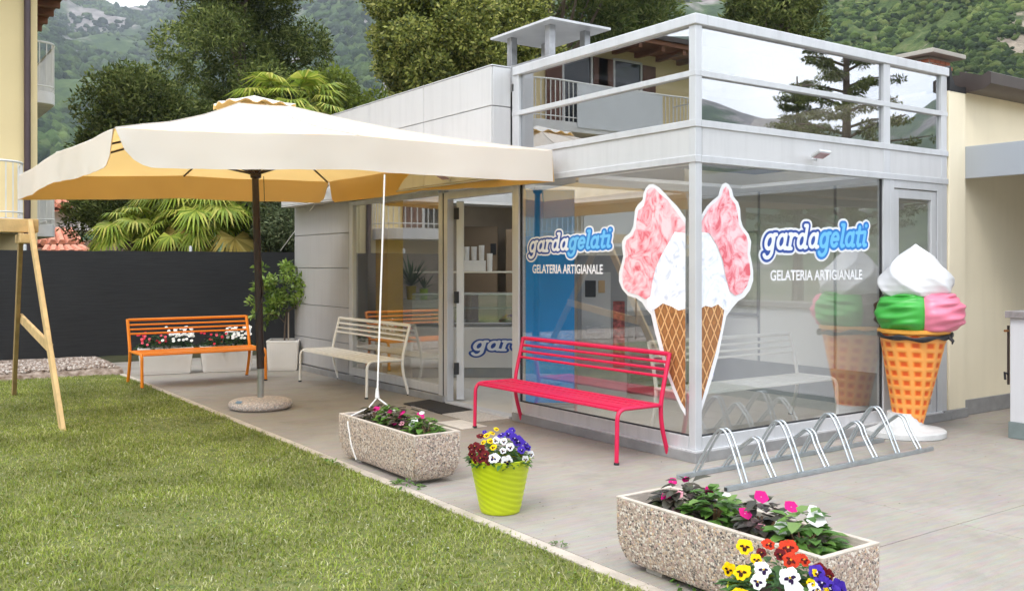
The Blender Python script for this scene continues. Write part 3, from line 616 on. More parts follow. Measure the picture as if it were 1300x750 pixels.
Rp = [(887,285),(894,274),(901,262),(909,256),(915,249),(918,240),(921,237),(924,240),(926,250),(933,260),(936,272),(937,284),(941,292),(947,300),(949,309),(948,322),(951,335),(952,348),(948,362),(941,372),(933,375),(926,370),(921,352),(917,330),(910,312),(900,296),(887,294)]
Rw = [(887,291),(898,295),(908,311),(915,330),(918,345),(923,362),(928,380),(924,394),(918,393),(911,386),(903,390),(895,388),(887,392)]
Rc = [(887,390),(893,386),(900,380),(907,371),(914,378),(919,394),(915,418),(908,448),(900,476),(893,500),(887,517)]
def decal(poly, k, mat, nm, left):
    f = (lambda u, v: (lambda q: (.028-k*.0014, max(q[0], .0815), q[1]))(plX(u, v, .03))) if left else (lambda u, v: (lambda q: (max(q[0], .0815), .028-k*.0014, q[1]))(plY(u, v, .03)))
    pts = [f(u, v) for u, v in poly]
    b = MB(); b.add(pts, [tuple(range(len(pts)))]); return b.build(nm, mat, dec)
for k, (pl, pr, mt, nm) in enumerate(((Lh, Rh, mats['white'], 'white_outline'), (Lc, Rc, wafm, 'waffle_cone'), (Lw, Rw, whm, 'cream_scoop'), (Lp, Rp, pinkm, 'strawberry_scoop'))):
    decal(pl, k, mt, nm, True); decal(pr, k, mt, nm, False)
# ---- small flood lamps on the beam
def lamp(x, y, z, rz, label):
    t = empty('flood_lamp', (x, y, z), rz, label, 'lamp', 'flood lamps on the beams')
    b = MB(); b.box(-.085, .085, -.16, -.05, -.02, .01); h = b.build('lamp_housing', M('lamp_grey', (.6, .6, .6), .4, .3), t, bevel=.006); h.rotation_euler = (R(-25), 0, 0)
    b = MB(); b.box(-.07, .07, -.15, -.06, -.026, -.021); h = b.build('lamp_glass', M('lamp_lens', (.45, .30, .32), .1), t); h.rotation_euler = (R(-25), 0, 0)
    b = MB(); b.tube([(0, -.05, -.01), (0, .0, .0)], .012, 8); b.build('bracket', alu, t, smooth=True)
lamp(1.53, -.012, 2.64, 0, 'small floodlight on the grey beam above the right window'); lamp(-.25, 3.55, 2.62, -math.pi/2, 'small floodlight under the canopy above the open door')
# ============================================================ INTERIOR THINGS
cdir = Vector((math.cos(-ANG), math.sin(-ANG), 0))
cnt = empty('display_counter', (1.63, 5.80, .02), -ANG, 'white ice cream counter with glass display inside the open door', 'counter')
whl = M('white_laminate', (.66, .65, .63), .4, 0, .03, 2)
def pc(name, q, mat, par, bev=.004): b = MB(); b.box(*q); return b.build(name, mat, par, bevel=bev, seg=1)
pc('plinth', (-1.0, 1.2, .06, .8, 0, .14), M('counter_plinth', (.35, .36, .36), .5), cnt); pc('front_panel', (-1.02, 1.9, .0, .05, .15, .74), whl, cnt); pc('body', (-1.0, 1.2, .052, .8, .141, .76), whl, cnt)
pc('worktop', (-1.02, 1.25, .0, .82, .762, .80), M('steel_top', (.3, .3, .3), .3, .8), cnt)
pc('display_glass', (-1.0, 1.2, .04, .05, .80, 1.22), GL, cnt, 0); pc('glass_shelf', (-1.0, 1.2, .05, .6, 1.20, 1.225), M('shelf_pale', (.6, .62, .58), .2), cnt); pc('glass_shelf', (-1.0, 1.2, .05, .5, 1.0, 1.01), M('shelf_pale2', (.5, .52, .5), .2), cnt)
pc('upper_shelf', (-1.0, 1.2, .1, .45, 1.52, 1.545), M('shelf_edge', (.75, .70, .58), .3), cnt)
lgc = empty('counter_logo', (0, 0, 0)); lgc.parent = cnt
def pl3(x, y, k): return (-.13+(x/WID)*1.9, -.002-k*.0015, .40+y*.145)
for nm, D, r, mt, k in (('outline', D1, .27, 'navy', 1), ('outline', D2, .27, 'azure', 1.4), ('letters', D1b, .115, 'offwhite', 2), ('letters', D2b, .115, 'sky', 2)):
    vs, fs = LOGO[(id(D), r)]; b = MB(); b.add([pl3(x, y, k) for x, y in vs], fs); b.build(nm, mats[mt], lgc)
for q in [x for x in list(lgc.children)]: q.parent = cnt
bpy.data.objects.remove(lgc)
cup = M('paper_white', (.72, .70, .66), .6, 0, .05, 10)
q0 = Vector((1.63, 5.80, .02))
def onc(a, d, z): p = q0+cdir*a+Vector((-cdir.y, cdir.x, 0))*d; return (p.x, p.y, z+.02)
for i, (a, h) in enumerate(((-.22, .20), (-.11, .20), (.0, .22), (.12, .26))):
    b = MB(); b.lathe([(.036, 0), (.042, h)], 16)
    for k in range(int(h/.02)): b.lathe([(.044, .015+k*.02), (.044, .019+k*.02)], 16, cap=False)
    o = b.build('cup_stack', cup, smooth=True); o.location = onc(a, .25, 1.547+(.16 if i < 3 else 0)); tag(o, ['leftmost stack of white paper cups on the counter shelf', 'second stack of white paper cups from the left on the counter shelf', 'third stack of white paper cups from the left on the counter shelf', 'tallest stack of white paper cups standing right of the carton'][i], 'cup stack', 'stacks of paper cups')
b = MB(); b.box(-.17, .17, -.08, .08, 0, .155); o = b.build('cup_carton', cup, bevel=.003, seg=1); o.location = onc(-.11, .25, 1.548); o.rotation_euler.z = -ANG; tag(o, 'white carton under the paper cup stacks on the counter shelf', 'carton')
# brown fridges behind the counter
wd = M('brown_cabinet', (.20, .14, .085), .5, 0, .1, 2)
for i, (a, d, wdt, h) in enumerate(((-.05, 1.4, .55, 2.25), (.75, 1.2, .80, 2.2))):
    t = empty('cabinet', onc(a, d, 0), -ANG, ['tall brown cupboard behind the cup stacks', 'tall brown two door fridge behind the counter at the door edge'][i], 'cabinet')
    pc('body', (-wdt/2, wdt/2, 0.02, .6, 0, h), wd, t); pc('door', (-wdt/2+.01, wdt/2-.01, 0, .019, .05, h*.68), wd, t); pc('door', (-wdt/2+.01, wdt/2-.01, 0, .019, h*.69, h-.02), wd, t); pc('handle', (wdt/2-.12, wdt/2-.03, -.012, -.001, h*.80, h*.88), rubber, t)
t = empty('window_cabinet', (*ray(522, 13.7), .02), -ANG, 'low pale cabinet standing behind the left window', 'cabinet')
pc('body', (-.46, .52, 0, .45, 0, 1.10), whl, t); pc('top', (-.48, .54, -.02, .47, 1.101, 1.13), whl, t)
def potted(u, d, zb, r, h, potm, lm, n, lab, blm=None, hh=.35):
    t = empty('potted_plant', (*ray(u, d), zb), 0, lab, 'pot plant', 'plants on the window cabinet'); b = MB(); b.lathe([(r*.75, 0), (r, h), (r*.9, h), (r*.8, h*.9)], 20, cap=False); b.build('pot_body', potm, t, smooth=True, angle=50)
    V = []; T = []
    for k in range(n):
        a = 2.4*k; e = random.uniform(.1, 1.3); dd = Vector((math.cos(a)*math.cos(e), math.sin(a)*math.cos(e), math.sin(e))); s = dd.cross(Vector((0, 0, 1))).normalized()*.016; o = len(V); p = Vector((0, 0, h)); L_ = hh*random.uniform(.5, 1.1)
        V += [p-s*.4, p+s*.4, p+dd*L_*.6+s, p+dd*L_*.6-s, p+dd*L_+Vector((0, 0, -.08*L_))]; T += [(o, o+1, o+2), (o, o+2, o+3), (o+3, o+2, o+4)]
    fastmesh('leaves', np.array([tuple(v) for v in V]), np.array(T), lm, t)
    return t
_pl = leafmat('house_plant', [(.02,.05,.015),(.05,.10,.03),(.08,.14,.04)], .2, .4, .4)
potted(497, 13.75, 1.15, .05, .10, M('glass_vase', (.3, .32, .3), .1), _pl, 22, 'slim plant in a vase at the left end of the window cabinet', hh=.42)
t = potted(522, 13.75, 1.15, .08, .20, M('yellow_pot', (.45, .36, .03), .5), _pl, 60, 'large dark leaved plant in a yellow wrapped pot on the window cabinet', hh=.55)
pot3 = potted(538, 13.7, 1.15, .065, .16, M('green_pot', (.28, .42, .04), .4), _pl, 14, 'orchid in a small green pot on the window cabinet', hh=.3)
# blue panel, machines
t = empty('blue_display_panel', (.53, 3.17, .02), -ANG, 'tall plain blue panel standing behind the left window', 'panel')
blue = M('blue_panel', (.005, .33, .85), .35, 0, .12, 1.2)
pc('panel', (0, .56, 0, .04, .05, 2.50), blue, t); pc('edge', (-.03, -.001, -.005, .05, .03, 2.52), M('pale_blue_edge', (.35, .5, .6), .4), t); pc('foot', (0, .56, -.06, .1, 0, .03), alud, t)
t = empty('coffee_machine', (*ray(733, 11.3), .02), -ANG, 'grey and white vending machine behind the left window', 'vending machine')
pc('body', (0, .6, 0, .6, 0, 1.75), M('machine_grey', (.38, .38, .38), .4), t); pc('fascia', (.05, .40, -.02, -.001, .75, 1.55), whl, t); pc('screen', (.09, .22, -.03, -.021, 1.25, 1.45), rubber, t); pc('tray', (.10, .32, -.10, -.021, .82, .90), alu, t); pc('sticker', (.43, .57, -.01, -.001, .4, 1.2), M('red_floral_print', (.45, .10, .09), .5, 0, .8, 18), t)
pc('button_pad', (.25, .33, -.03, -.021, 1.3, 1.45), M('beige_pad', (.6, .4, .2), .5), t)
b = MB(); b.tube([(.70,0,.75),(.70,-.06,.78),(.70,-.06,1.35),(.70,0,1.38)], .012, 8); b.build('handle', alud, t, smooth=True)
# freezer with louvres and colourful side, right window
t = empty('drinks_freezer', (3.12, 3.2, .02), 0, 'white freezer with louvred front and colourful side print behind the right window', 'freezer')
pc('body', (-1.0, .55, 0, .7, .1, 1.0), M('freezer_grey', (.42, .43, .44), .4), t); pc('lid', (-1.0, .55, 0, .7, 1.0, 1.06), whl, t)
for k in range(8): pc('louvre', (-.95, .0, -.02, -.001, .16+k*.045, .18+k*.045), alud, t, 0)
pc('side_print', (.08, .54, -.015, -.002, .14, .98), M('freezer_print', (.55, .40, .60), .4, 0, .35, 9), t); pc('print_band', (.08, .54, -.02, -.016, .16, .24), M('band_blue', (.05, .12, .5), .4), t)
t = empty('wall_poster', (3.77, 2.9, 1.0), 0, 'pale poster frame on the inside wall of the shop', 'poster'); pc('frame', (-.02, -.001, -.4, .4, 0, 1.1), alud, t); pc('print', (-.024, -.021, -.37, .37, .03, 1.07), M('poster_pale', (.55, .56, .5), .5, 0, .3, 5), t)
# ============================================================ BENCHES
def bend(pts, n=5, r=.08):
    """round the corners of a polyline"""
    P = [Vector(p) for p in pts]; out = [P[0]]
    for i in range(1, len(P)-1):
        a = (P[i-1]-P[i]); b_ = (P[i+1]-P[i]); ra = min(r, a.length*.45); rb = min(r, b_.length*.45)
        A = P[i]+a.normalized()*ra; B = P[i]+b_.normalized()*rb
        for k in range(n+1): t_ = k/n; out.append(A*(1-t_)**2+P[i]*2*t_*(1-t_)+B*t_**2)
    out.append(P[-1]); return out
def bench(loc, rz, Ln, mat, label, ds=1.):
    t = empty('bench', loc, rz, label, 'bench', 'metal garden benches')
    h = Ln/2
    for s in (-1, 1):
        x = s*(h-.0)
        b = MB(); b.tube(bend([(x, -.01, 0), (x, .0, .455), (x, .49*ds, .452)], 6, .09), .021, 10, sq=.8); b.build('front_leg', mat, t, smooth=True, angle=60)
        xx = x
        b = MB(); b.tube(bend([(xx, .585*ds, 0), (xx, .50*ds, .28), (xx, .49*ds, .47), (xx, .60*ds, .895)], 6, .14), .022, 10, sq=.8); b.build('back_leg', mat, t, smooth=True, angle=60)
        b = MB(); b.lathe([(.023, 0), (.023, .02)], 10, (x, -.01)); b.build('foot', rubber, t); b = MB(); b.lathe([(.023, 0), (.023, .02)], 10, (x, .585*ds)); b.build('foot', rubber, t)
    ys2 = [(.005, .075), (.083, .165), (.169, .251), (.255, .337), (.341, .423), (.427, .49)]
    for k, (a, c) in enumerate(ys2):
        z = .468-.012*math.sin(math.pi*(a+c)/2/.49) - (.012 if k == 0 else 0)
        b = MB(); b.box(-h+.018, h-.018, a*ds, c*ds, z-.018, z); b.build('seat_slat', mat, t, bevel=.006)
    for k, z in enumerate((.885, .815, .752, .692)):
        y = (.60-(.895-z)*.26)*ds; hh = .021 if k == 0 else .014
        b = MB(); b.tube([(-h+.01, y, z), (h-.01, y, z)], hh, 8, sq=.6); b.build('back_slat', mat, t, smooth=True, angle=60)
    return t
redm = M('red_paint', (.62, .010, .070), .42, 0, .03, 3, .05, 300); orm = M('orange_paint', (.85, .25, .008), .42, 0, .03, 3, .05, 300); crm = M('cream_paint', (.85, .82, .75), .45, 0, .03, 3, .05, 300)
bench((-.615, 1.375, 0), -math.pi/2, 2.17, redm, 'crimson red metal bench in front of the left shop window')
bench((-.60, 6.02, 0), -math.pi/2, 2.12, crm, 'cream white metal bench outside the shop, left of the open door')
bench((-1.81, 7.50, 0), 0, 1.70, orm, 'orange metal bench at the end of the lawn in front of the white troughs', 1.35)
bench((1.55, .50, .02), 0, 2.1, crm, 'pale metal bench added behind the right window in place of a reflection')  # added inside to stand in for a bench mirrored in the glass
# ============================================================ PARASOL
PX, PY = -1.95, 4.98
um = empty('parasol', (PX, PY, 0), 0, 'large cream parasol with ochre underside on a pebble base', 'parasol')
A_, B_ = 2.16, 2.70
CO = [(-4.11-PX, 2.28-PY, 2.735), (-.13-PX, 1.81-PY, 2.785), (-.35-PX, 6.66-PY, 2.83), (-4.10-PX, 7.68-PY, 2.79)]      # almost square, pushed a little askew
topc = Vector((-.06, .04, 3.56))
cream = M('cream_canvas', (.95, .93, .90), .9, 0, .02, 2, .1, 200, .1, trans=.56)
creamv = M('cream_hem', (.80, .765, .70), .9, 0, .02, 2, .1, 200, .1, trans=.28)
ochre = M('ochre_lining', (.98, .71, .30), .9, 0, .03, 2, .1, 200, .1, trans=.68)
ns, nt_ = 24, 12
def canopy_pt(k, s, t_, dz=0.):
    P = Vector(CO[k]); Q = Vector(CO[(k+1) % 4]); E_ = P.lerp(Q, s)
    E_.z += .045*(1-abs(2*s-1))-.012*abs(math.sin(2*math.pi*s))
    fl_ = Vector((P.lerp(Q, s).x, P.lerp(Q, s).y, 0)); Tp = topc+fl_*.07; Tp.z = 3.52
    p = Tp.lerp(E_, t_); p.z += -.06*math.sin(math.pi*t_)*(1-.2*abs(math.sin(2*math.pi*s))); p.z += -.025*t_*abs(math.sin(2*math.pi*s))*math.sin(math.pi*t_)
    p.z += dz+.010*t_*noise.noise(Vector((p.x*1.6, p.y*1.6, 3)))+.005*t_*noise.noise(Vector((p.x*6, p.y*6, 1))); return p
def canopy(dz, name, mat, vin):
    b = MB()
    for k in range(4):
        vs = [canopy_pt(k, i/ns, j/nt_, dz) for i in range(ns+1) for j in range(nt_+1)]; n = nt_+1
        b.add(vs, [(i*n+j, i*n+j+1, (i+1)*n+j+1, (i+1)*n+j) for i in range(ns) for j in range(nt_)])
    b.build(name, mat, um, smooth=True, angle=40)
canopy(0, 'canopy', cream, 0); canopy(-.008, 'canopy_lining', ochre, 1)
def valance(k, off, name, mat, gap0, gap1):
    P = Vector(CO[k]); Q = Vector(CO[(k+1) % 4]); d = (Q-P); Ld = Vector((d.x, d.y, 0)).length; nrm = Vector((d.y, -d.x, 0)).normalized()
    n = 60; b = MB(); vs = []
    for i in range(n+1):
        s = i/n; E_ = canopy_pt(k, s, 1); a = s*Ld; c = (1-s)*Ld
        def ends(q, g):
            if g <= 0: return 1.
            if q < .02: return .0
            t_ = min(1, (q-.02)/g); return math.sqrt(max(0, 1-(1-t_)**2))
        dp = .30*min(ends(a, gap0), ends(c, gap1))+.004
        for j in range(6):
            q = j/5; wv = .012*math.sin(a*2.3+k)*q+.008*math.sin(a*7+k)*q
            wv += .010*noise.noise(Vector((a*5, q*2, k)))*q
            vs.append(E_+nrm*(off+wv+.015*q)+Vector((0, 0, -dp*q-.002)))
    b.add(vs, [(i*6+j, i*6+j+1, (i+1)*6+j+1, (i+1)*6+j) for i in range(n) for j in range(5)])
    b.build(name, mat, um, smooth=True, angle=180)
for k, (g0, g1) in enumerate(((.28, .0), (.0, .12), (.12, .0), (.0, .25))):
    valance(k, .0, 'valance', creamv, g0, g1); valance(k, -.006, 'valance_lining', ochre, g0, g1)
# vent cap
b = MB(); nv = 64; vs = [(topc.x, topc.y, 3.615)]
for j in (1, 2, 3, 4):
    for i in range(nv):
        a = 2*math.pi*i/nv; c_, s_ = math.cos(a), math.sin(a); m_ = 1/max(abs(c_), abs(s_)); m_ = m_*.35+.75
        r = .15*j*.66*m_; z = 3.615-.034*j+(.022*math.sin(a*14) if j == 4 else .006*math.sin(a*14)*(j/4))
        vs.append((topc.x+r*c_, topc.y+r*s_*1.1, z))
fs = [(0, 1+i, 1+(i+1) % nv) for i in range(nv)]
for j in range(3):
    for i in range(nv): fs.append((1+j*nv+i, 1+(j+1)*nv+i, 1+(j+1)*nv+(i+1) % nv, 1+j*nv+(i+1) % nv))
b.add(vs, fs); b.build('vent_cap', creamv, um, smooth=True, angle=180)
b = MB(); b.add([(x, y, z-.01) for x, y, z in vs], fs); b.build('vent_lining', ochre, um, smooth=True, angle=180)
dbr = M('dark_brown_paint', (.030, .016, .014), .4, 0, .1, 5)
b = MB(); b.tube([(0, 0, .46), (-.02, .015, 1.5), (-.055, .04, 2.9), (topc.x, topc.y, 3.5)], [.044, .043, .038, .03], 14); b.build('pole', dbr, um, smooth=True, angle=60)
b = MB(); b.tube([(0, 0, .06), (0, 0, .46)], .036, 16); b.build('pole_sleeve', M('galvanised_tube', (.45, .45, .44), .35, .8), um, smooth=True, angle=60)
# black wrap spiralling on the pole
b = MB(); b.tube([(-.02*t_+.047*math.cos(t_*9), .015*t_+.047*math.sin(t_*9), .60+1.2*t_) for t_ in [i/60 for i in range(61)]], .008, 6); b.build('pole_cord', rubber, um, smooth=True)
hub = Vector((-.045, .03, 2.70))
b = MB(); b.lathe([(.03, -.05), (.06, -.035), (.065, 0), (.05, .035), (.03, .05)], 16); o = b.build('hub', dbr, um, smooth=True, angle=60); o.location = hub
b = MB(); b.lathe([(.03, -.03), (.06, -.02), (.06, .02), (.03, .03)], 16); o = b.build('top_hub', dbr, um, smooth=True, angle=60); o.location = (topc.x, topc.y, 3.44)
for k in range(4):
    for s in (0, .5):
        e = canopy_pt(k, s, .97, -.03); tp = canopy_pt(k, s, .0, -.06)
        b = MB(); m1 = canopy_pt(k, s, .5, -.035); b.tube([tp, m1, e], .013, 6, sq=.7); b.build('rib', dbr, um, smooth=True)
        mm = canopy_pt(k, s, .46, -.05); b = MB(); b.tube([hub+(mm-hub)*.03, mm], .014, 6, sq=.8); b.build('strut', dbr, um, smooth=True)
for k in range(4):
    for s in (0, .5): b = MB(); b.tube([canopy_pt(k, s, j/12, .004) for j in range(13)], .006, 5, sq=.4); b.build('seam', M('seam_thread', (.62, .58, .52), .9), um, smooth=True)
b = MB(); b.tube([(.03, -.02, 2.68), (.035, -.03, 2.45), (.03, -.04, 2.35)], .004, 5); b.build('pull_cord', rubber, um)
pb = um
b = MB(); b.lathe([(.30, .0), (.345, .02), (.36, .05), (.35, .085), (.31, .105), (.2, .12), (.05, .13)], 48); b.build('pebble_disc', pebblemat('parasol_pebbles', 62, .42), pb, smooth=True, angle=60)
b = MB(); b.box(-.05, .03, -.002, .0, -.02, .02); o = b.build('label', M('sticker_blue', (.15, .25, .35), .5, 0, .6, 60), pb); o.location = (-.29, -.13, .108); o.rotation_euler = (R(-62), 0, R(-60))
# white rope from parasol to the planter, guy rope to the fence
ropem = M('white_rope', (.78, .76, .72), .8, 0, .1, 80)
pl1y = 1.66
b = MB(); tx = -1.93
RT = Vector((-1.88, 2.01, 2.47)); RB = Vector((-2.06, 1.80, .50))
b.tube([RT, RT.lerp(RB, .5)+Vector((0, 0, -.01)), RB], .008, 6)
b.tube([RB, (-2.14, 1.80, .42), (-2.37, 1.70, .375), (-2.405, 1.66, .33), (-2.40, 1.60, .15), (-2.375, 1.56, .04)], .007, 6)
b.tube([RB, (-2.0, 1.70, .43), (-1.95, 1.62, .375)], .007, 6); b.tube([RB+Vector((0,0,.08)), RB], [.012, .02], 6)
tag(b.build('tie_rope', ropem, smooth=True), 'white rope tying the parasol down to the left stone planter', 'rope')
b = MB(); gp = (canopy_pt(2, .0, 1).x+PX, canopy_pt(2, 0, 1).y+PY, 2.78)
ex_, ez_ = gr(357, 318, 1.85) if False else (.0, 0)
b.tube([gp, (.72, 11.26, 1.93)], .009, 6); tag(b.build('guy_rope', ropem, smooth=True), 'white guy rope from the back corner of the parasol to the fence post', 'rope')
# ============================================================ PLANTERS
pebm = pebblemat('planter_pebbles', 82, .08); soilm = M('potting_soil', (.06, .04, .028), .95, 0, .3, 30, .8, 40)
def leaf_mesh(n, cen, spread, size, tilt=.5, up=.3, curl=.25, elong=1.7):
    """n broad pointed leaves round cen; six-vertex folded leaf"""
    V = []; T = []
    for i in range(n):
        a = random.uniform(0, 2*math.pi); rr = math.sqrt(random.random()); p = Vector((cen[0]+spread[0]*rr*math.cos(a), cen[1]+spread[1]*rr*math.sin(a), cen[2]+spread[2]*(1-rr*rr*.8)*random.uniform(.35, 1)))
        d = Vector((math.cos(a+random.gauss(0, .6)), math.sin(a+random.gauss(0, .6)), random.uniform(-.4, .6)*up*2)).normalized()
        s = size*random.uniform(.6, 1.25); sd_ = d.cross(Vector((0, 0, 1))).normalized()*s/elong*.5; nn = sd_.cross(d).normalized()*s*curl
        o = len(V); V += [p, p+d*s*.35+sd_+nn*.3, p+d*s*.75+sd_*.7-nn*.1, p+d*s-nn*.7, p+d*s*.75-sd_*.7-nn*.1, p+d*s*.35-sd_+nn*.3, p+d*s*.5-nn*.15]
        T += [(o, o+1, o+6), (o+1, o+2, o+6), (o+2, o+3, o+6), (o+3, o+4, o+6), (o+4, o+5, o+6), (o+5, o, o+6)]
    return np.array([tuple(v) for v in V]), np.array(T)
lg_green = leafmat('impatiens_green', [(.05,.13,.02),(.09,.2,.03),(.14,.26,.05),(.18,.28,.07)], .3, .45, .4); lg_dark = leafmat('impatiens_bronze', [(.03,.025,.022),(.05,.05,.03),(.07,.04,.04),(.06,.09,.03)], .15, .45, .4)
def petals(b, n, r, mid=.5, cup=.25, w=1.0, ctr=(0, 0, 0)):
    for k in range(n):
        a = 2*math.pi*k/n+.2; d = Vector((math.cos(a), math.sin(a), 0)); s = Vector((-d.y, d.x, 0)); ww = r*w*math.tan(math.pi/n)*1.15
        c = Vector(ctr); vs = [c, c+d*r*.5+s*ww*.75+Vector((0,0,r*cup*.4)), c+d*r*.9+s*ww*.7+Vector((0,0,r*cup)), c+d*r*1.02+Vector((0,0,r*cup*.8)), c+d*r*.9-s*ww*.7+Vector((0,0,r*cup)), c+d*r*.5-s*ww*.75+Vector((0,0,r*cup*.4))]
        b.add(vs, [(0,1,2,3),(0,3,4,5)])
FL = {}
def flower_mesh(key, cols, kind):
    b = MB(); R1 = 1.
    if kind == 'impatiens': petals(b, 5, 1., cup=.15, w=1.25); b.cur = 1; b.lathe([(.12, .03), (.05, .10)], 6)
    elif kind == 'daisy': petals(b, 9, 1., cup=.1); b.cur = 1; b.lathe([(.24, .03), (.12, .14)], 8)
    else:   # pansy: two upper petals, two side, one large lower with blotches
        def disc(cx_, cy_, rx, ry, z, m):
            b.cur = m; vs = [(cx_, cy_, z+.05)]
            for i in range(12): a = 2*math.pi*i/12; rr = 1+.08*math.sin(5*a+cx_*9); vs.append((cx_+rx*rr*math.cos(a), cy_+ry*rr*math.sin(a), z+.09*math.sin(3*a+cx_*5)+.05*math.sin(7*a)))
            b.add(vs, [(0, 1+i, 1+(i+1) % 12) for i in range(12)])
        disc(-.34, .48, .50, .48, -.10, 0); disc(.34, .48, .50, .48, -.06, 0); disc(-.52, -.05, .48, .46, 0, 0); disc(.52, -.05, .48, .46, .02, 0); disc(0, -.48, .58, .50, .06, 0)
        disc(-.33, -.02, .24, .17, .13, 1); disc(.33, -.02, .24, .17, .14, 1); disc(0, -.36, .24, .28, .19, 1); disc(0, -.02, .11, .11, .27, 2)
    me = bpy.data.meshes.new(key); me.from_pydata(b.v, [], b.f)
    for c in cols: me.materials.append(FM(c))
    me.polygons.foreach_set('material_index', b.m); me.polygons.foreach_set('use_smooth', [True]*len(me.polygons)); FL[key] = me
_fm = {}
def FM(c):
    if c not in _fm: _fm[c] = M('petal_'+c, c, .6, 0, .12, 6, 0, 60, .2, trans=.25)
    return _fm[c]
for k, c, kd in (('pink_bloom', ('d81b7f', 'e9a9c8'), 'impatiens'), ('white_bloom', ('eeeeea', 'd9d9a0'), 'impatiens'), ('pale_pink_bloom', ('f0a8b4', 'd88'+'090'), 'impatiens'), ('white_daisy', ('f2f2ee', 'd8c040'), 'daisy'), ('red_daisy', ('d0283c', 'a01828'), 'daisy'), ('coral_daisy', ('e86070', 'a01828'), 'daisy'),
                 ('white_pansy', ('f4f2f2', '2c1440', 'e8c020'), 'pansy'), ('violet_pansy', ('4a2fa8', '1a0a48', 'e8e0f0'), 'pansy'), ('yellow_pansy', ('f4cc00', '3a1408', 'f0a000'), 'pansy'), ('maroon_pansy', ('6a1018', '2c0408', 'e0a020'), 'pansy'), ('red_pansy', ('c83818', '5a0c08', 'f0b020'), 'pansy')):
    flower_mesh(k, c, kd)
def flower(key, loc, size, parent, face=None, spin=None):
    o = bpy.data.objects.new(key.split('_')[0]+'_flower' if 0 else key, FL[key]); COL.objects.link(o); o.parent = parent; o.location = loc; o.scale = (size,)*3
    d = Vector(face if face else (random.gauss(0, .5), random.gauss(0, .5), 1)).normalized(); q = d.to_track_quat('Z', 'Y'); o.rotation_euler = q.to_euler()
    return o
def planter(x0, x1, y0, y1, label):
    t = empty('stone_planter', ((x0+x1)/2, (y0+y1)/2, 0), 0, label, 'planter', 'pebble concrete troughs')
    hx, hy = (x1-x0)/2, (y1-y0)/2
    def ring(dx, dy, z): # chamfered-corner ring
        c = .0; return [(-hx+dx, -hy+dy, z), (hx-dx, -hy+dy, z), (hx-dx, hy-dy, z), (-hx+dx, hy-dy, z)]
    b = MB(); rs = [ring(.050, .075, .028), ring(.028, .045, .055), ring(.010, .016, .12), ring(0, 0, .20), ring(0.002, 0.002, .372), ring(.004, .004, .385)]
    for r_ in rs: b.v += r_
    for i in range(len(rs)-1):
        for k in range(4): b.f.append((i*4+k, i*4+(k+1) % 4, (i+1)*4+(k+1) % 4, (i+1)*4+k)); b.m.append(0)
    b.f.append((3, 2, 1, 0)); b.m.append(0); b.build('shell', pebm, t, bevel=.012, seg=2)
    b = MB(); w_ = .032
    for q in ((-hx+.003, hx-.003, -hy+.003, -hy+w_), (-hx+.003, hx-.003, hy-w_, hy-.003), (-hx+.003, -hx+w_, -hy+w_, hy-w_), (hx-w_, hx-.003, -hy+w_, hy-w_)): b.box(*q, .30, .388)
    b.build('rim', M('rim_cement', (.50, .43, .36), .85, 0, .12, 20, .4, 120), t, bevel=.003, seg=1)
    b = MB(); n_ = 12; vs = []
    for i in range(n_+1):
        for j in range(n_+1):
            xx = -hx+w_+(2*hx-2*w_)*i/n_; yy = -hy+w_+(2*hy-2*w_)*j/n_; vs.append((xx, yy, .315+.012*noise.noise(Vector((xx*14, yy*14, x0)))))
    b.add(vs, [(i*13+j, (i+1)*13+j, (i+1)*13+j+1, i*13+j+1) for i in range(12) for j in range(12)]); b.build('soil', soilm, t, smooth=True, angle=180)
    for yy in (-hy+.22, hy-.22): b = MB(); b.box(-hx+.08, hx-.08, yy-.06, yy+.06, 0, .03); b.build('foot', conc, t)
    return t
def plant(par, x, y, z, r, n, lm, blooms, lname='leaves', size=.075):
    V, T = leaf_mesh(int(n*1.5), (x, y, z-.01), (r, r, .21), size*1.1); o = fastmesh(lname, V, T, lm, par); 
    b = MB()
    for k in range(7): a = random.uniform(0, 6.28); b.tube([(x, y, z-.03), (x+r*.5*math.cos(a), y+r*.5*math.sin(a), z+.09)], .004, 5)
    b.build('stems', M('plant_stem', (.18, .10, .05), .7), par)
    for key, dx, dy, dz, s in blooms: flower(key, (x+dx, y+dy, z+dz), s, par, (-.45+random.gauss(0, .2), -.6+random.gauss(0, .2), .7))
def pl(loc, label, kind='impatiens plant'): return empty('flower_plant', loc, 0, label, kind, 'impatiens growing in the stone troughs')
p1 = planter(-2.40, -1.99, .53, 1.86, 'pebble concrete trough tied with rope, beside the lime pot')
for i, (y, lm, bl, lb) in enumerate(((1.52, lg_dark, [('pink_bloom', -.03, -.02, .13, .03), ('pink_bloom', .08, -.05, .1, .02)], 'bronze leaved impatiens at the rope end of the left trough'),
    (1.27, lg_green, [('pink_bloom', .02, -.1, .10, .018)], 'green impatiens second from the rope in the left trough'),
    (1.02, lg_dark, [('pink_bloom', -.02, .05, .15, .028), ('pink_bloom', .09, -.05, .13, .032), ('pale_pink_bloom', -.06, -.02, .08, .022), ('pink_bloom', -.1, .03, .08, .02)], 'bronze leaved impatiens with pink blooms in the middle of the left trough'),
    (.74, lg_green, [('white_bloom', -.06, .07, .10, .033), ('white_bloom', .02, .08, .18, .02), ('white_bloom', -.02, .12, .12, .025)], 'green impatiens with white blooms at the near end of the left trough'))):
    t = pl((-2.19, y, .32), lb); plant(t, 0, 0, 0, .13, 75, lm, bl)
p2 = planter(-2.37, -1.95, -3.03, -1.68, 'pebble concrete trough in the right foreground behind the mixed pansies')
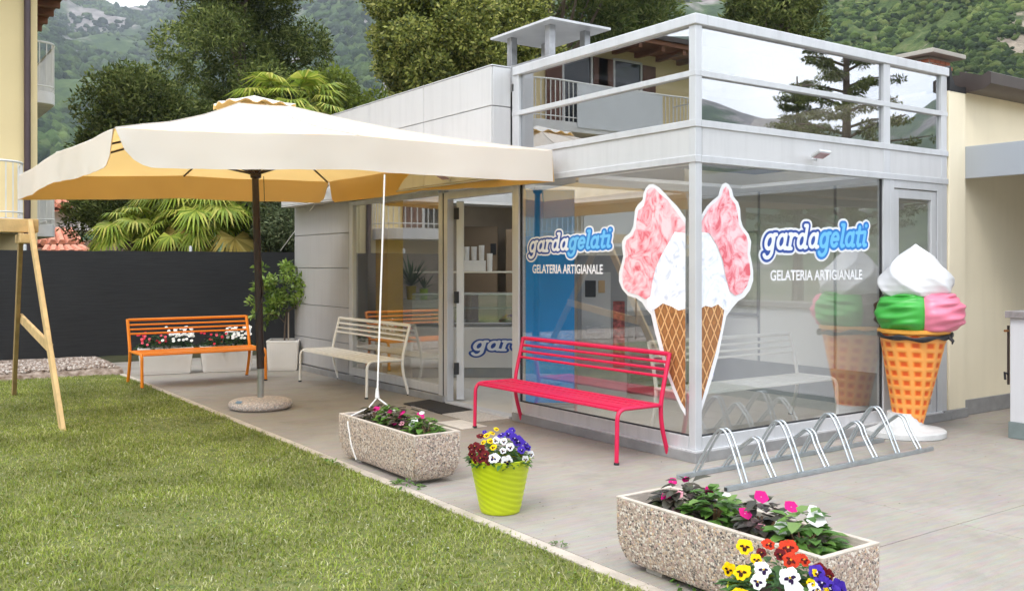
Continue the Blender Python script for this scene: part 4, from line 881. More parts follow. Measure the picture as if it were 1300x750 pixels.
for i, (y, lm, bl, lb) in enumerate(((-2.00, lg_dark, [('pink_bloom', -.11, .03, .10, .026), ('pink_bloom', .0, .09, .16, .022), ('pink_bloom', .06, .05, .17, .02), ('pale_pink_bloom', -.07, -.02, .12, .028), ('pale_pink_bloom', -.05, -.06, .06, .018), ('pink_bloom', .1, -.08, .13, .024)], 'bronze leaved impatiens with small pink blooms at the far end of the right trough'),
    (-2.20, lg_green, [('white_bloom', .03, -.12, .08, .026), ('white_bloom', .08, -.02, .13, .022)], 'green impatiens with a white bloom second in the right trough'),
    (-2.52, lg_dark, [('pink_bloom', -.10, .02, .13, .032), ('pink_bloom', .03, .03, .19, .034), ('pink_bloom', .12, -.08, .15, .034), ('pale_pink_bloom', -.07, -.05, .07, .024)], 'purple leaved impatiens with magenta blooms in the middle of the right trough'),
    (-2.76, lg_green, [('white_bloom', -.08, .06, .10, .034), ('white_bloom', .06, -.03, .14, .042), ('white_bloom', .1, .02, .17, .022)], 'green impatiens with large white blooms at the near end of the right trough'))):
    t = pl((-2.16, y, .32), lb); plant(t, 0, 0, 0, .135, 80, lm, bl, size=.085)
# lime pot with swirling ribs
def limepot(loc, label):
    t = empty('flower_pot', loc, 0, label, 'flower pot', 'ribbed lime green pots')
    prof = [(.125, 0), (.132, .004)]+[(.132+(.205-.132)*k/56, .004+.356*k/56) for k in range(1, 57)]+[(.207, .362), (.200, .365), (.195, .355), (.19, .31)]
    def fn(r, z, th):
        if .012 < z < .35 and r > .13: 
            p = (z*26+1.6*math.cos(th+.8)) % 1.0; return r+.005*(p if p < .85 else (1-p)*5.6)
        return r
    b = MB(); b.lathe(prof, 72, fn=fn, cap=False); b.lathe([(.125, 0), (.01, .001)], 72, cap=False); b.build('pot_body', M('lime_plastic', (.48, .56, .01), .4, 0, .03, 3), t, smooth=True, angle=50)
    b = MB(); b.lathe([(.192, .33), (.001, .335)], 24, cap=False); b.build('soil', soilm, t)
    return t
pansym = leafmat('pansy_leaf', [(.02,.06,.012),(.04,.11,.02),(.07,.17,.03),(.12,.22,.05)], .25, .5, .3)
def pansies(loc, R_, H, spots, label, size=.030, nl=230):
    t = empty('pansies', loc, 0, label, 'pansies', 'pansies in the lime pots')
    V, T = leaf_mesh(nl, (0, 0, -.03), (R_, R_, H*.92), .055, elong=2.2); fastmesh('leaves', V, T, pansym, t)
    for key, a, e_, s in spots:   # a = direction in the picture (-1 left .. 1 right), e_ = height 0..1
        # picture-right and toward-viewer unit vectors
        rx, ry = math.cos(ANG), -math.sin(ANG); fx, fy = -math.sin(ANG), -math.cos(ANG)
        dep = math.sqrt(max(0, 1-a*a-(e_)**2)); dep = dep if random.random() < 1.1 else -dep
        p = (rx*a*R_*1.05+fx*dep*R_, ry*a*R_*1.05+fy*dep*R_, H*e_*1.0+.01)
        f = Vector((rx*a*.5+fx*(.75+dep*.4), ry*a*.5+fy*(.75+dep*.4), .25+e_*.6)); f += Vector((random.gauss(0, .32), random.gauss(0, .32), random.gauss(0, .22)))
        o = flower(key, p, s*size, t, f); o.rotation_euler.rotate_axis('Z', 0)
        # upright face: local Y must point up
        z_ = f.normalized(); y_ = (Vector((0, 0, 1))-z_*z_.z).normalized(); x_ = y_.cross(z_); m_ = Matrix((x_, y_, z_)).transposed(); o.rotation_euler = (m_.to_4x4() @ Matrix.Rotation(random.gauss(0, .3), 4, 'Z')).to_euler()
    return t
W, Vi, Ye, Ma, Re = 'white_pansy', 'violet_pansy', 'yellow_pansy', 'maroon_pansy', 'red_pansy'
pot1 = limepot((-2.235, -.36, 0), 'lime green ribbed pot with mixed pansies standing at the lawn edge')
pansies((-2.235, -.36, .34), .20, .20, [(W, -.18, .22, 1.25), (W, .22, .12, 1.25), (W, .32, .55, .9), (W, .12, .72, .8), (W, -.12, .75, .8), (W, .10, .45, .7), (W, .98, .18, .8), (W, .80, .12, .75), (Vi, .05, .88, 1.1), (Vi, .28, .90, 1.0), (Vi, .45, .78, 1.05), (Vi, .58, .68, 1.2), (Vi, .80, .55, 1.0), (Vi, .68, .42, .9), (Vi, .88, .42, .8), (Vi, .38, .95, .8),
    (Ye, -.25, .92, .7), (Ye, -.42, .85, .75), (Ye, -.30, .72, .75), (Ye, -.52, .66, .6), (Ye, -.2, .55, .8), (Ye, -.12, 1.0, .6), (Ma, -.62, .78, 1.0), (Ma, -.78, .5, 1.0), (Ma, -.60, .45, 1.1), (Ma, -.88, .25, .9), (Ma, -.60, .18, 1.1), (Ma, -.95, .40, .8), (Ma, -.45, .32, .9), (Ma, -.75, .1, .8), (Vi, -.5, .9, .5), (Ma, -.35, .1, .8)],
    'mixed pansies with two white faces in front, in the lime pot by the left trough', .032, 330)
px2, py2 = gr(990, 748, .36)
pot2 = limepot((px2, py2, 0), 'lime green pot of pansies in the foreground, cut off by the photo edge')
pansies((px2, py2, .34), .215, .19, [(W, -.05, .60, 1.15), (W, .0, .33, 1.35), (W, -.45, .68, 1.0), (W, -.55, .48, .9), (W, .35, .38, .9), (W, .2, .18, .95), (W, -.05, .12, 1.05), (W, .5, .1, .8), (W, -.55, .2, .7), (Ye, -.62, .95, 1.0), (Ye, -.75, .55, 1.05), (Ye, -.90, .48, .8), (Ye, -.85, .08, 1.25), (Ye, .40, .30, .6), (Ye, .45, .62, .6), (Ye, .30, .50, .5), (Ye, .55, .3, .55), (Ye, -.5, .8, .7),
    (Re, .10, .98, 1.15), (Re, .28, .84, .85), (Re, .05, .85, 1.0), (Vi, .46, .64, .9), (Re, -.2, 1.0, .8), (Vi, .62, .35, 1.2), (Vi, .75, .15, 1.25), (Vi, .90, .22, 1.1), (Vi, .62, .12, .9), (Vi, .98, .05, 1.0), (Vi, .5, .48, .9), (Ma, .55, .66, .8), (Ma, .70, .52, .8), (Ma, -.1, .92, .7), (Ma, -.38, .9, .6)],
    'mixed pansies in red, yellow, white and violet in the right foreground pot', .035, 420)
# weeds along the lawn edge
for i, (u, v, s, lb) in enumerate(((518, 618, 1.3, 'bright green weed growing at the kerb under the left trough'), (710, 692, .6, 'tiny weed in the pavement joint right of the lime pot'), (872, 744, 1.2, 'green weed beside the right trough at the photo edge'), (420, 590, .9, 'small weed on the kerb left of the first trough'))):
    x, y = gr(u, v); t = empty('weed', (x, y, 0), 0, lb, 'weed', 'weeds on the pavement edge'); V, T = leaf_mesh(26, (0, 0, 0), (.06*s, .09*s, .04*s), .05*s, up=.8, elong=3); fastmesh('leaves', V, T, lg_green, t)
# small litter on the paving: dry leaf bits, grit and fallen petals near the planters and along the wall
n = 420; sx = np.concatenate([rng.normal(-2.1, .35, 130), rng.uniform(-2.3, 5, 150), rng.uniform(-.35, -.06, 140)]); sy = np.concatenate([rng.uniform(-3.4, 2.2, 130), rng.uniform(-4, -.1, 150), rng.uniform(0, 8.5, 140)])
k_ = sx > LE+.1; sx, sy = sx[k_], sy[k_]; n = len(sx); ss = rng.uniform(.003, .011, n); tt = rng.uniform(0, 6.28, n); V = np.empty((n, 4, 3))
for k in range(4): V[:, k] = np.c_[sx+ss*np.cos(tt+k*1.57)*(1 if k % 2 else .6), sy+ss*np.sin(tt+k*1.57)*(1 if k % 2 else .6), .011+rng.uniform(0, .004, n)]
tag(fastmesh('fallen_leaves', V.reshape(-1, 3), np.arange(n*4).reshape(n, 4), leafmat('leaf_litter', [(.05,.035,.02),(.12,.08,.04),(.2,.16,.09),(.09,.07,.05),(.30,.2,.16)], 0, .9)), 'small dry leaf bits and grit lying on the paving', 'leaf litter', kind='stuff')
# ============================================================ BIKE RACK
rk = empty('bike_rack', (0, 0, 0), 0, 'galvanised bike rack of eight hoops on the pavement by the right window', 'bike rack')
zinc = M('galvanised_steel', (.46, .50, .52), .36, .75, .12, 14)
for y, x0, x1 in ((-.86, -.58, 2.10), (-.37, -.58, 2.10)): b = MB(); b.box(x0, x1, y-.02, y+.02, .0, .035); b.build('base_rail', zinc, rk, bevel=.005); 
for y in (-.86,): b = MB(); b.box(-.5825, -.5801, y-.015, y+.015, .005, .03); b.build('rail_hole', rubber, rk)
for i in range(8):
    zt = .395 if i % 2 == 0 else .30
    for dx in (-.026, .026):
        xf = -.375+.325*i+dx; xt = xf+.055; ym = -.60 if i % 2 == 0 else -.63
        pts = [(xf, -.86, .035), (xf*.4+xt*.6, -.74, zt*.62), (xt, ym-.055, zt-.03), (xt, ym, zt), (xt, ym+.055, zt-.035), (xf*.4+xt*.6, -.46, zt*.55), (xf, -.37, .035)]
        P = [Vector(p) for p in pts]; sm = []
        for k in range(len(P)-1):       # Catmull-Rom through the points
            a, b_, c, d = P[max(k-1, 0)], P[k], P[k+1], P[min(k+2, len(P)-1)]
            for q in range(6): t_ = q/6; sm.append(.5*((2*b_)+(c-a)*t_+(2*a-5*b_+4*c-d)*t_**2+(3*b_-a-3*c+d)*t_**3))
        sm.append(P[-1]); b = MB(); b.tube(sm, .0098, 8); b.build('hoop', zinc, rk, smooth=True, angle=60)
# ============================================================ CONE STATUE
def cone_statue(loc, rz, label, sx=1.):
    lx_ = -math.cos(-ANG-rz); ly_ = -math.sin(-ANG-rz)     # leans slightly: foot to the picture's left
    t = empty('ice_cream_statue', loc, rz, label, 'ice cream statue', 'giant plastic ice cream cones')
    wht = M('white_gloss', (.70, .70, .71), .3, 0, .02, 2)
    b = MB(); b.lathe([(.38, 0), (.388, .006), (.388, .052), (.378, .060), (.25, .078), (.185, .105), (.160, .15), (.15, .22)], 48, (lx_*.10, ly_*.10)); b.build('base', M('base_white', (.60, .60, .59), .45, 0, .14, 7, streak=.15), t, smooth=True, angle=30)
    nz_, na = 120, 168; z0, z1 = .115, 1.0; V = []; pit = []
    for j in range(nz_+1):
        f = j/nz_; z = z0+(z1-z0)*f; r0_ = .138+(.315-.138)*f; cx_ = .05*(1-f)
        for i in range(na):
            a = 2*math.pi*i/na; gu = (i*13/na+f*1.1) % 1; gv = (z/.092+.15*math.sin(a)) % 1
            du, dv = abs(gu-.5)*2, abs(gv-.5)*2; m_ = max(du, dv); p = max(0, min(1, (.80-m_)/.5)); p = p*p*(3-2*p)
            r_ = r0_-.008*p; V.append((lx_*cx_+r_*math.cos(a), ly_*cx_+r_*math.sin(a), z)); pit.append(p*max(0, 1-.5*(du*du+dv*dv)))
    Fq = np.array([(j*na+i, j*na+(i+1) % na, (j+1)*na+(i+1) % na, (j+1)*na+i) for j in range(nz_) for i in range(na)])
    m, N, L, pb_ = newmat('orange_waffle'); at = N.new('ShaderNodeAttribute'); at.attribute_name = 'pit'; r = N.new('ShaderNodeValToRGB')
    e = r.color_ramp.elements; e.new(.5)
    for k, (p, c) in enumerate(((0, (.84, .35, .08)), (.45, (.80, .22, .025)), (.95, (.66, .09, .008)))): e[k].position = p; e[k].color = (*c, 1)
    L.new(at.outputs['Fac'], r.inputs[0]); L.new(r.outputs[0], pb_.inputs['Base Color']); pb_.inputs['Roughness'].default_value = .38
    o = fastmesh('waffle_cone', np.array(V), Fq, m, t, smooth=True); at_ = o.data.attributes.new('pit', 'FLOAT', 'POINT'); at_.data.foreach_set('value', pit)
    b = MB(); b.lathe([(.315, .985), (.335, 1.0), (.335, 1.02), (.32, 1.035)], 48, (.0, 0)); b.build('cone_rim', M('rim_orange', (.72, .33, .05), .4), t, smooth=True)
    # four flavour scoops as sectors of one bulge
    fl_ = [('pistachio_scoop', (.05, .38, .05)), ('strawberry_scoop', (.80, .22, .32)), ('cherry_scoop', (.60, .04, .05)), ('chocolate_scoop', (.05, .02, .012))]
    prof = [(0, .27, 1.01), (.07, .35, 1.03), (.18, .40, 1.09), (.35, .425, 1.17), (.5, .415, 1.25), (.7, .37, 1.33), (.88, .31, 1.38), (1, .24, 1.40)]
    for q, (nm, c) in enumerate(fl_):
        b = MB(); n_ = 22; vs = []; K = 34; a0 = R([-157, -65, 25, 115][q]); 
        for i in range(n_+1):
            a = a0+R(92 if q else 92)*i/n_
            for j in range(K+1):
                f = j/K
                for (f0, r0_, z0_), (f1, r1_, z1_) in zip(prof, prof[1:]):
                    if f0 <= f <= f1: g_ = (f-f0)/(f1-f0); rr = r0_+(r1_-r0_)*g_; zz_ = z0_+(z1_-z0_)*g_; break
                th = (a-a0)/R(92); fold = .018*math.sin((f*3.2+th*.7)*2*math.pi)*math.sin(math.pi*th)+.012*math.sin((f*6.1-th*1.3+q)*2*math.pi)*math.sin(math.pi*th)
                edge = 1-.13*(abs(2*th-1)**6); rr = (rr+fold)*edge
                vs.append((-lx_*.05+rr*math.cos(a), -ly_*.05+rr*math.sin(a), zz_))
        b.add(vs, [(i*(K+1)+j, (i+1)*(K+1)+j, (i+1)*(K+1)+j+1, i*(K+1)+j+1) for i in range(n_) for j in range(K)])
        b.build(nm, M(nm, c, .35, 0, .05, 4), t, smooth=True, angle=180)
    b = MB(); nn = 60; pr = [(.30, 1.355), (.335, 1.40), (.345, 1.46), (.33, 1.53), (.28, 1.61), (.22, 1.68), (.15, 1.75), (.07, 1.81), (.03, 1.84), (.005, 1.86)]
    fine = []
    for (r0_, z0_), (r1_, z1_) in zip(pr, pr[1:]):
        for k in range(5): fine.append((r0_+(r1_-r0_)*k/5, z0_+(z1_-z0_)*k/5))
    fine.append(pr[-1])
    def fn(r, z, th):
        ph = (3*th+ (z-1.35)*13); w_ = math.sin(ph); return r*(1+.10*(1-abs(w_))**1.5-.05+.0*w_)
    b.lathe(fine, 96, (-lx_*.02, -ly_*.02), fn=fn); b.build('cream_swirl', wht, t, smooth=True, angle=180)
    b = MB(); pts = []
    for i in range(61): a = 2*math.pi*i/60; rr = .335+.012*math.sin(5*a); pts.append((rr*math.cos(a), rr*math.sin(a), .965+.012*math.sin(2*a+1)+.008*math.sin(7*a)))
    b.tube(pts, [.022+.007*math.sin(i*.9) for i in range(61)], 8, sq=.5); b.tube([(.33, -.02, .97), (.37, -.03, .93), (.36, -.02, .90)], [.02, .015, .006], 6); b.build('black_tape', M('black_film', (.015, .015, .018), .3), t, smooth=True)
    return t
cone_statue((2.70, -.31, 0), R(-75), 'giant ice cream cone statue with green and pink scoops by the side door')
0 and cone_statue((*gr(1028, 530, .02), .02), R(-40), 'giant ice cream cone seen through the right window behind the glass')
# ============================================================ MAT, POTS, TROUGHS
b = MB(); c4 = [(-.45, 4.30), (.0, 4.42), (.0, 3.42), (-.45, 3.42)]
b = MB(); b.box(-.95, -.50, 3.02, 3.98, 0.0, .012)
mat_ = MB(); mq = [gr(512, 513), gr(552, 507), gr(601, 521), gr(561, 526)]; mat_.prism([mq[3], mq[2], mq[1], mq[0]], .001, .014); tag(mat_.build('door_mat', M('mat_black', (.03, .026, .024), .95, 0, .3, 60, .8, 200), bevel=.003), 'black rectangular door mat outside the open door', 'door mat')
whp = M('white_plastic', (.72, .70, .67), .5, 0, .03, 4)
def ribbed(name, cx_, cy_, lx, ly, h, rz, label, cat, group=None, ribs=22):
    t = empty(name, (cx_, cy_, 0), rz, label, cat, group); b = MB()
    for (s, z) in ((.88, 0), (.99, h)): b.v += [(-lx/2*s, -ly/2*s, z), (lx/2*s, -ly/2*s, z), (lx/2*s, ly/2*s, z), (-lx/2*s, ly/2*s, z)]
    b.f += [(3,2,1,0)]+[(k, (k+1) % 4, 4+(k+1) % 4, 4+k) for k in range(4)]; b.m += [0]*5; b.build('pot_body', whp, t, bevel=.012)
    b = MB(); w_ = .022
    for q in ((-lx/2, lx/2, -ly/2, -ly/2+w_), (-lx/2, lx/2, ly/2-w_, ly/2), (-lx/2, -lx/2+w_, -ly/2+w_, ly/2-w_), (lx/2-w_, lx/2, -ly/2+w_, ly/2-w_)): b.box(*q, h-.03, h+.004)
    b.build('rim', whp, t, bevel=.003, seg=1)
    b = MB()
    for k in range(ribs):
        f = (k+.5)/ribs-.5
        for z0_, z1_ in ((.04, h-.045),):
            s0, s1 = .88+.11*z0_/h, .88+.11*z1_/h; w2 = .30*lx/ribs
            x0, x1 = f*lx*.86*s0, f*lx*.86*s1; y0, y1 = -ly/2*s0, -ly/2*s1
            b.add([(x0-w2,y0-.006,z0_),(x0+w2,y0-.006,z0_),(x1+w2,y1-.006,z1_),(x1-w2,y1-.006,z1_),(x0-w2,y0+.004,z0_),(x0+w2,y0+.004,z0_),(x1+w2,y1+.004,z1_),(x1-w2,y1+.004,z1_)], [(0,1,2,3),(1,5,6,2),(4,0,3,7),(4,5,1,0),(3,2,6,7)])
            if ly > lx*.6:
                b.add([(x_, y_, z_) for (y_, x_, z_) in [(x0-w2,-lx/2*s0-.006,z0_),(x0+w2,-lx/2*s0-.006,z0_),(x1+w2,-lx/2*s1-.006,z1_),(x1-w2,-lx/2*s1-.006,z1_),(x0-w2,-lx/2*s0+.004,z0_),(x0+w2,-lx/2*s0+.004,z0_),(x1+w2,-lx/2*s1+.004,z1_),(x1-w2,-lx/2*s1+.004,z1_)]], [(3,2,1,0),(2,6,5,1),(7,3,0,4),(0,1,5,4),(7,6,2,3)])
    b.build('ribs', whp, t)
    b = MB(); b.box(-lx/2+w_, lx/2-w_, -ly/2+w_, ly/2-w_, h-.05, h-.03); b.build('soil', soilm, t); return t
ribbed('square_pot', .02-.22, 8.72, .50, .50, .47, R(-28), 'white ribbed square pot with the small lemon tree by the grey wall', 'plant pot', ribs=16)
flm = leafmat('bedding_leaf', [(.012,.04,.008),(.03,.08,.015),(.06,.13,.02)], .2)
for i, (x, y, lb, lb2) in enumerate(((-1.90, 9.22, 'left white ribbed trough behind the orange bench', 'red and white flowers in the left white trough'), (-1.03, 9.02, 'right white ribbed trough behind the orange bench', 'red and white flowers in the right white trough'))):
    ribbed('ribbed_trough', x, y, .80, .36, .40, R(-14), lb, 'trough', 'white troughs behind the orange bench', 34)
    t = empty('bedding_flowers', (x, y, .38), R(-14), lb2, 'flowers', 'flowers in the white troughs')
    V, T = leaf_mesh(700, (0, 0, -.03), (.42, .2, .27), .055); fastmesh('leaves', V, T, flm, t)
    for k in range(95):
        fx = random.uniform(-.4, .4); yy = random.uniform(-.19, .08); wh = fx > .02+random.gauss(0, .06)
        z = (.20 if not wh else .28)*(1-(yy/.3)**2)+random.uniform(-.10, .05)
        if not wh and random.random() < .6: continue
        flower('white_daisy' if wh else random.choice(['red_daisy', 'coral_daisy']), (fx, yy-.02, z), .024 if wh else .021, t, (-.3, -1, .8))
# ============================================================ FENCE
fe = empty('screen_fence', (0, 0, 0), 0, 'dark green shade netting fence behind the orange bench', 'fence')
def fmat():
    m, N, L, b = newmat('shade_netting'); tc = N.new('ShaderNodeTexCoord'); nz = N.new('ShaderNodeTexNoise'); mp = N.new('ShaderNodeMapping'); mp.inputs['Scale'].default_value = (1.5, 1.5, 40)
    L.new(tc.outputs['Object'], mp.inputs[0]); L.new(mp.outputs[0], nz.inputs['Vector']); nz.inputs['Scale'].default_value = 2; nz.inputs['Detail'].default_value = 6
    r = N.new('ShaderNodeValToRGB'); r.color_ramp.elements[0].position = .3; r.color_ramp.elements[1].position = .75; r.color_ramp.elements[0].color = (.005, .005, .0055, 1); r.color_ramp.elements[1].color = (.017, .0175, .018, 1)
    L.new(nz.outputs['Fac'], r.inputs[0]); L.new(r.outputs[0], b.inputs['Base Color']); b.inputs['Roughness'].default_value = .75
    w_ = N.new('ShaderNodeTexWave'); w_.inputs['Scale'].default_value = 60; w_.bands_direction = 'Z'; L.new(tc.outputs['Object'], w_.inputs['Vector']); bp = N.new('ShaderNodeBump'); bp.inputs['Strength'].default_value = .3; bp.inputs['Distance'].default_value = .004; L.new(w_.outputs['Fac'], bp.inputs['Height']); L.new(bp.outputs[0], b.inputs['Normal']); return m
FA, FB_ = Vector((-14, 12.55, 0)), Vector((7, 10.75, 0)); nf = 210; vs = []
def fpt(s): return FA.lerp(FB_, s)
for i in range(nf+1):
    s = i/nf; p = fpt(s)
    for j in range(9):
        z = .10+(1.80-.0)*j/8; wv = .02*noise.noise(Vector((p.x*2.0, z*1.5, 2)))+.012*math.sin(p.x*math.pi/1.25); vs.append((p.x, p.y+wv, z+(.012*noise.noise(Vector((p.x*3, 7, 0))) if j in (0, 8) else 0)))
b = MB(); b.add(vs, [(i*9+j, (i+1)*9+j, (i+1)*9+j+1, i*9+j+1) for i in range(nf) for j in range(8)]); b.add([(x, y+.006, z) for x, y, z in vs], [(i*9+j, i*9+j+1, (i+1)*9+j+1, (i+1)*9+j) for i in range(nf) for j in range(8)])
b.build('netting', fmat(), fe, smooth=True, angle=180)
for k in range(9):
    p = fpt(k/8); b = MB(); b.lathe([(.03, .0), (.03, 1.98), (.02, 2.0)], 10, (p.x, p.y+.05)); b.build('fence_post', M('galvanised_post', (.42, .43, .42), .5, .4), fe, smooth=True)

# ============================================================ SWING FRAME
sw = empty('swing_frame', (-4.2, 6.2, 0), 0, 'wooden A frame of a garden swing standing on the lawn', 'swing frame')
pine = M('pine_wood', (.62, .43, .20), .7, 0, .16, 9, .3, 60); pine2 = M('pine_wood_green', (.33, .22, .09), .75, 0, .2, 8, .3, 60)
O = Vector((-4.2, 6.2, 0))
def brd(name, p, q, w_, h_, m): 
    b = MB(); p, q = Vector(p)-O, Vector(q)-O; t = (q-p).normalized(); n_ = Vector((1, 0, 0)); a = n_*w_/2; c = t.cross(n_).normalized()*h_/2
    b.add([p-a-c, p+a-c, p+a+c, p-a+c, q-a-c, q+a-c, q+a+c, q-a+c], [(0,1,2,3),(7,6,5,4),(0,4,5,1),(1,5,6,2),(2,6,7,3),(3,7,4,0)]); return b.build(name, m, sw, bevel=.005, seg=1)
brd('leg', (-4.10, 4.60, -.02), (-4.19, 6.12, 2.14), .045, .115, pine)
brd('leg', (-4.15, 7.74, -.02), (-4.25, 6.35, 2.02), .045, .115, pine2)
brd('cross_brace', (-4.115, 5.20, .78), (-4.16, 7.05, 1.02), .035, .11, pine)
b = MB(); b.box(-3.3, .10, -.075, .075, 2.02, 2.17); b.build('top_beam', pine, sw, bevel=.006, seg=1); sw.children[-1].location = (0, .0, 0)
b = MB(); b.box(-.10, .02, -.17, .20, 1.90, 2.0); b.build('joint_block', pine, sw, bevel=.005, seg=1)
b = MB(); b.lathe([(.012, 0), (.012, .012), (.004, .018)], 8); o = b.build('bolt', alu, sw); o.location = (.075, -.05, 2.1); o.rotation_euler = (0, R(90), 0)
# ============================================================ RIGHT-HAND BUILDING
cb = empty('cream_building', (3.85, 0, 0), 0, 'cream rendered building with brown gutter joined to the shop on the right', 'building')
def cpart(name, x0, x1, y0, y1, z0, z1, m, bev=.004): b = MB(); b.box(x0-3.85, x1-3.85, y0, y1, z0, z1); return b.build(name, m, cb, bevel=bev, seg=1)
cpart('pilaster', 3.847, 4.17, -.015, .5, .02, 3.53, creamw); cpart('wall', 4.171, 12, .03, 8, .0, 3.62, creamw); 
cpart('wall_plinth', 4.171, 12, .012, .029, 0, .17, greyp); cpart('wall_base', 3.70, 4.17, -.05, -.017, 0, .10, greyp)
gut = brownw
b = MB(); pr = [(-.30, 3.60), (-.30, 3.72), (-.27, 3.735), (-.20, 3.70), (.05, 3.78), (.05, 3.58), (-.02, 3.54), (-.22, 3.55)]
n = len(pr); b.add([(4.165-3.85, y, z) for y, z in pr]+[(12-3.85, y, z+.0) for y, z in pr], [tuple(range(n)), tuple(range(n, 2*n))[::-1]]+[(k, n+k, n+(k+1) % n, (k+1) % n) for k in range(n)]); b.build('gutter', gut, cb, smooth=True, angle=30)
b = MB(); b.add([(4.17-3.85, .05, 3.74), (12-3.85, .05, 3.74), (12-3.85, 6, 4.4), (4.17-3.85, 6, 4.4), (4.17-3.85, .05, 3.60), (12-3.85, .05, 3.60), (12-3.85, 6, 4.26), (4.17-3.85, 6, 4.26)], [(0,1,2,3),(7,6,5,4),(0,4,5,1),(1,5,6,2),(2,6,7,3),(3,7,4,0)]); b.build('roof', gut, cb)
b = MB(); fl2 = [(3.85, 3.78), (3.87, 3.80), (3.90, 3.68), (3.95, 3.60), (4.05, 3.585), (4.18, 3.60), (4.18, 3.53), (3.85, 3.53)]
b.add([(x-3.85, -.02, z) for x, z in fl2]+[(x-3.85, .25, z) for x, z in fl2], [tuple(range(8)), tuple(range(8, 16))[::-1]]+[(k, 8+k, 8+(k+1) % 8, (k+1) % 8) for k in range(8)]); b.build('flashing', rubber, cb)
# porch canopy running towards the viewer, low wall beneath
po = empty('porch_canopy', (4.17, 0, 0), 0, 'grey metal canopy projecting from the cream wall at the right edge', 'canopy')
pgm = M('porch_grey', (.36, .385, .42), .5, .1, .03, 1)
b = MB(); b.box(0, .03, -7, .008, 2.60, 2.95); b.build('fascia', pgm, po, bevel=.004, seg=1); b = MB(); b.box(.031, 6, -7, .006, 2.80, 2.86); b.build('soffit', M('soffit_beige', (.35, .30, .22), .8), po)
for k in range(4): b = MB(); b.box(.04, 6, -.35-k*1.4, -.25-k*1.4, 2.68, 2.80); b.build('beam', pgm, po)
lw_ = empty('low_wall', (3.27, -.95, 0), 0, 'white low wall with stone cap and grey base at the right edge', 'wall')
for nm, q, m in (('wall', (0.012, .4, -6, 0, .155, 1.15), M('white_render', (.60, .61, .63), .8, 0, .03, 1, .15, 120, streak=.10)), ('base', (0, .41, -6, .012, 0, .155), M('wall_base_green', (.17, .21, .205), .7, 0, .15, 6)), ('coping', (-.03, .43, -6, .03, 1.15, 1.215), M('coping_stone', (.26, .24, .235), .7, 0, .2, 25))):
    b = MB(); b.box(*q); b.build(nm, m, lw_, bevel=.004, seg=1)
hk = empty('wall_hose', (3.35, -.90, .6), 0, 'thin dark pipe with brass tap on the far end of the low white wall', 'tap')
b = MB(); b.tube([(0, 0, -.1), (0, 0, .47)], .012, 8); b.build('pipe', brownw, hk, smooth=True); b = MB(); b.tube([(0, 0, .42), (-.05, .01, .42)], .012, 8); b.build('tap', M('brass', (.5, .25, .1), .4, .7), hk, smooth=True); b = MB(); b.tube([(0, 0, .0), (-.05, .01, .02), (-.04, .01, -.05)], .012, 8); b.build('valve', rubber, hk, smooth=True)
# ---- steel chimney cowl on the shop roof, brick chimney behind
ch = empty('chimney_cowl', (.4, 2.54, 3.6), 0, 'galvanised metal chimney cowl with flat cap on the shop roof', 'chimney')
gm = M('cowl_steel', (.40, .40, .41), .4, .6, .2, 8)
for x, y in ((0, 0), (.49, 0), (0, .72), (.49, .72)): b = MB(); b.box(x-.04, x+.04, y-.045, y+.045, .05, .67); b.build('cowl_post', gm, ch, bevel=.003, seg=1)
b = MB(); b.box(-.045, .535, -.05, .77, -.02, .33); b.build('curb', gm, ch, bevel=.004, seg=1)
b = MB(); b.add([(-.16, -.22, .66), (.68, -.22, .66), (.68, .93, .66), (-.16, .93, .66), (-.16, -.22, .685), (.68, -.22, .685), (.68, .93, .685), (-.16, .93, .685), (.26, .35, .75)], [(3,2,1,0),(0,1,5,4),(1,2,6,5),(2,3,7,6),(3,0,4,7),(4,5,8),(5,6,8),(6,7,8),(7,4,8)]); b.build('cap', M('cap_light', (.62, .62, .63), .45, .3), ch)
bx, by = ray(1171, 15.5)
bc = empty('brick_chimney', (bx, by, 3.5), 0, 'red brick chimney with concrete slab on the roof behind the shop', 'chimney')
brk = M('red_brick', (.42, .14, .075), .85, 0, .25, 12, .4, 50); b0 = None
b = MB(); b.box(-.30, .30, -.30, .30, 0, 1.52); b.build('mortar_core', M('mortar', (.4, .35, .3), .9), bc)
for r_ in range(5):
    for sidek in range(2):
        for k in range(4):
            if b0 is None: mb = MB(); mb.box(-.07, .07, -.008, .008, -.028, .028); b0 = mb.build('brick', brk, bc, bevel=.003, seg=1); o = b0
            else: o = inst(b0, bc)
            off = (.075 if r_ % 2 else 0)-.225+k*.15
            o.location = (off, -.303, 1.18+r_*.068) if sidek == 0 else (-.303, off, 1.18+r_*.068); o.rotation_euler = (0, 0, 0 if sidek == 0 else R(90))
b = MB(); b.box(-.48, .48, -.48, .48, 1.53, 1.60); b.build('slab_cap', conc, bc, bevel=.006, seg=1)
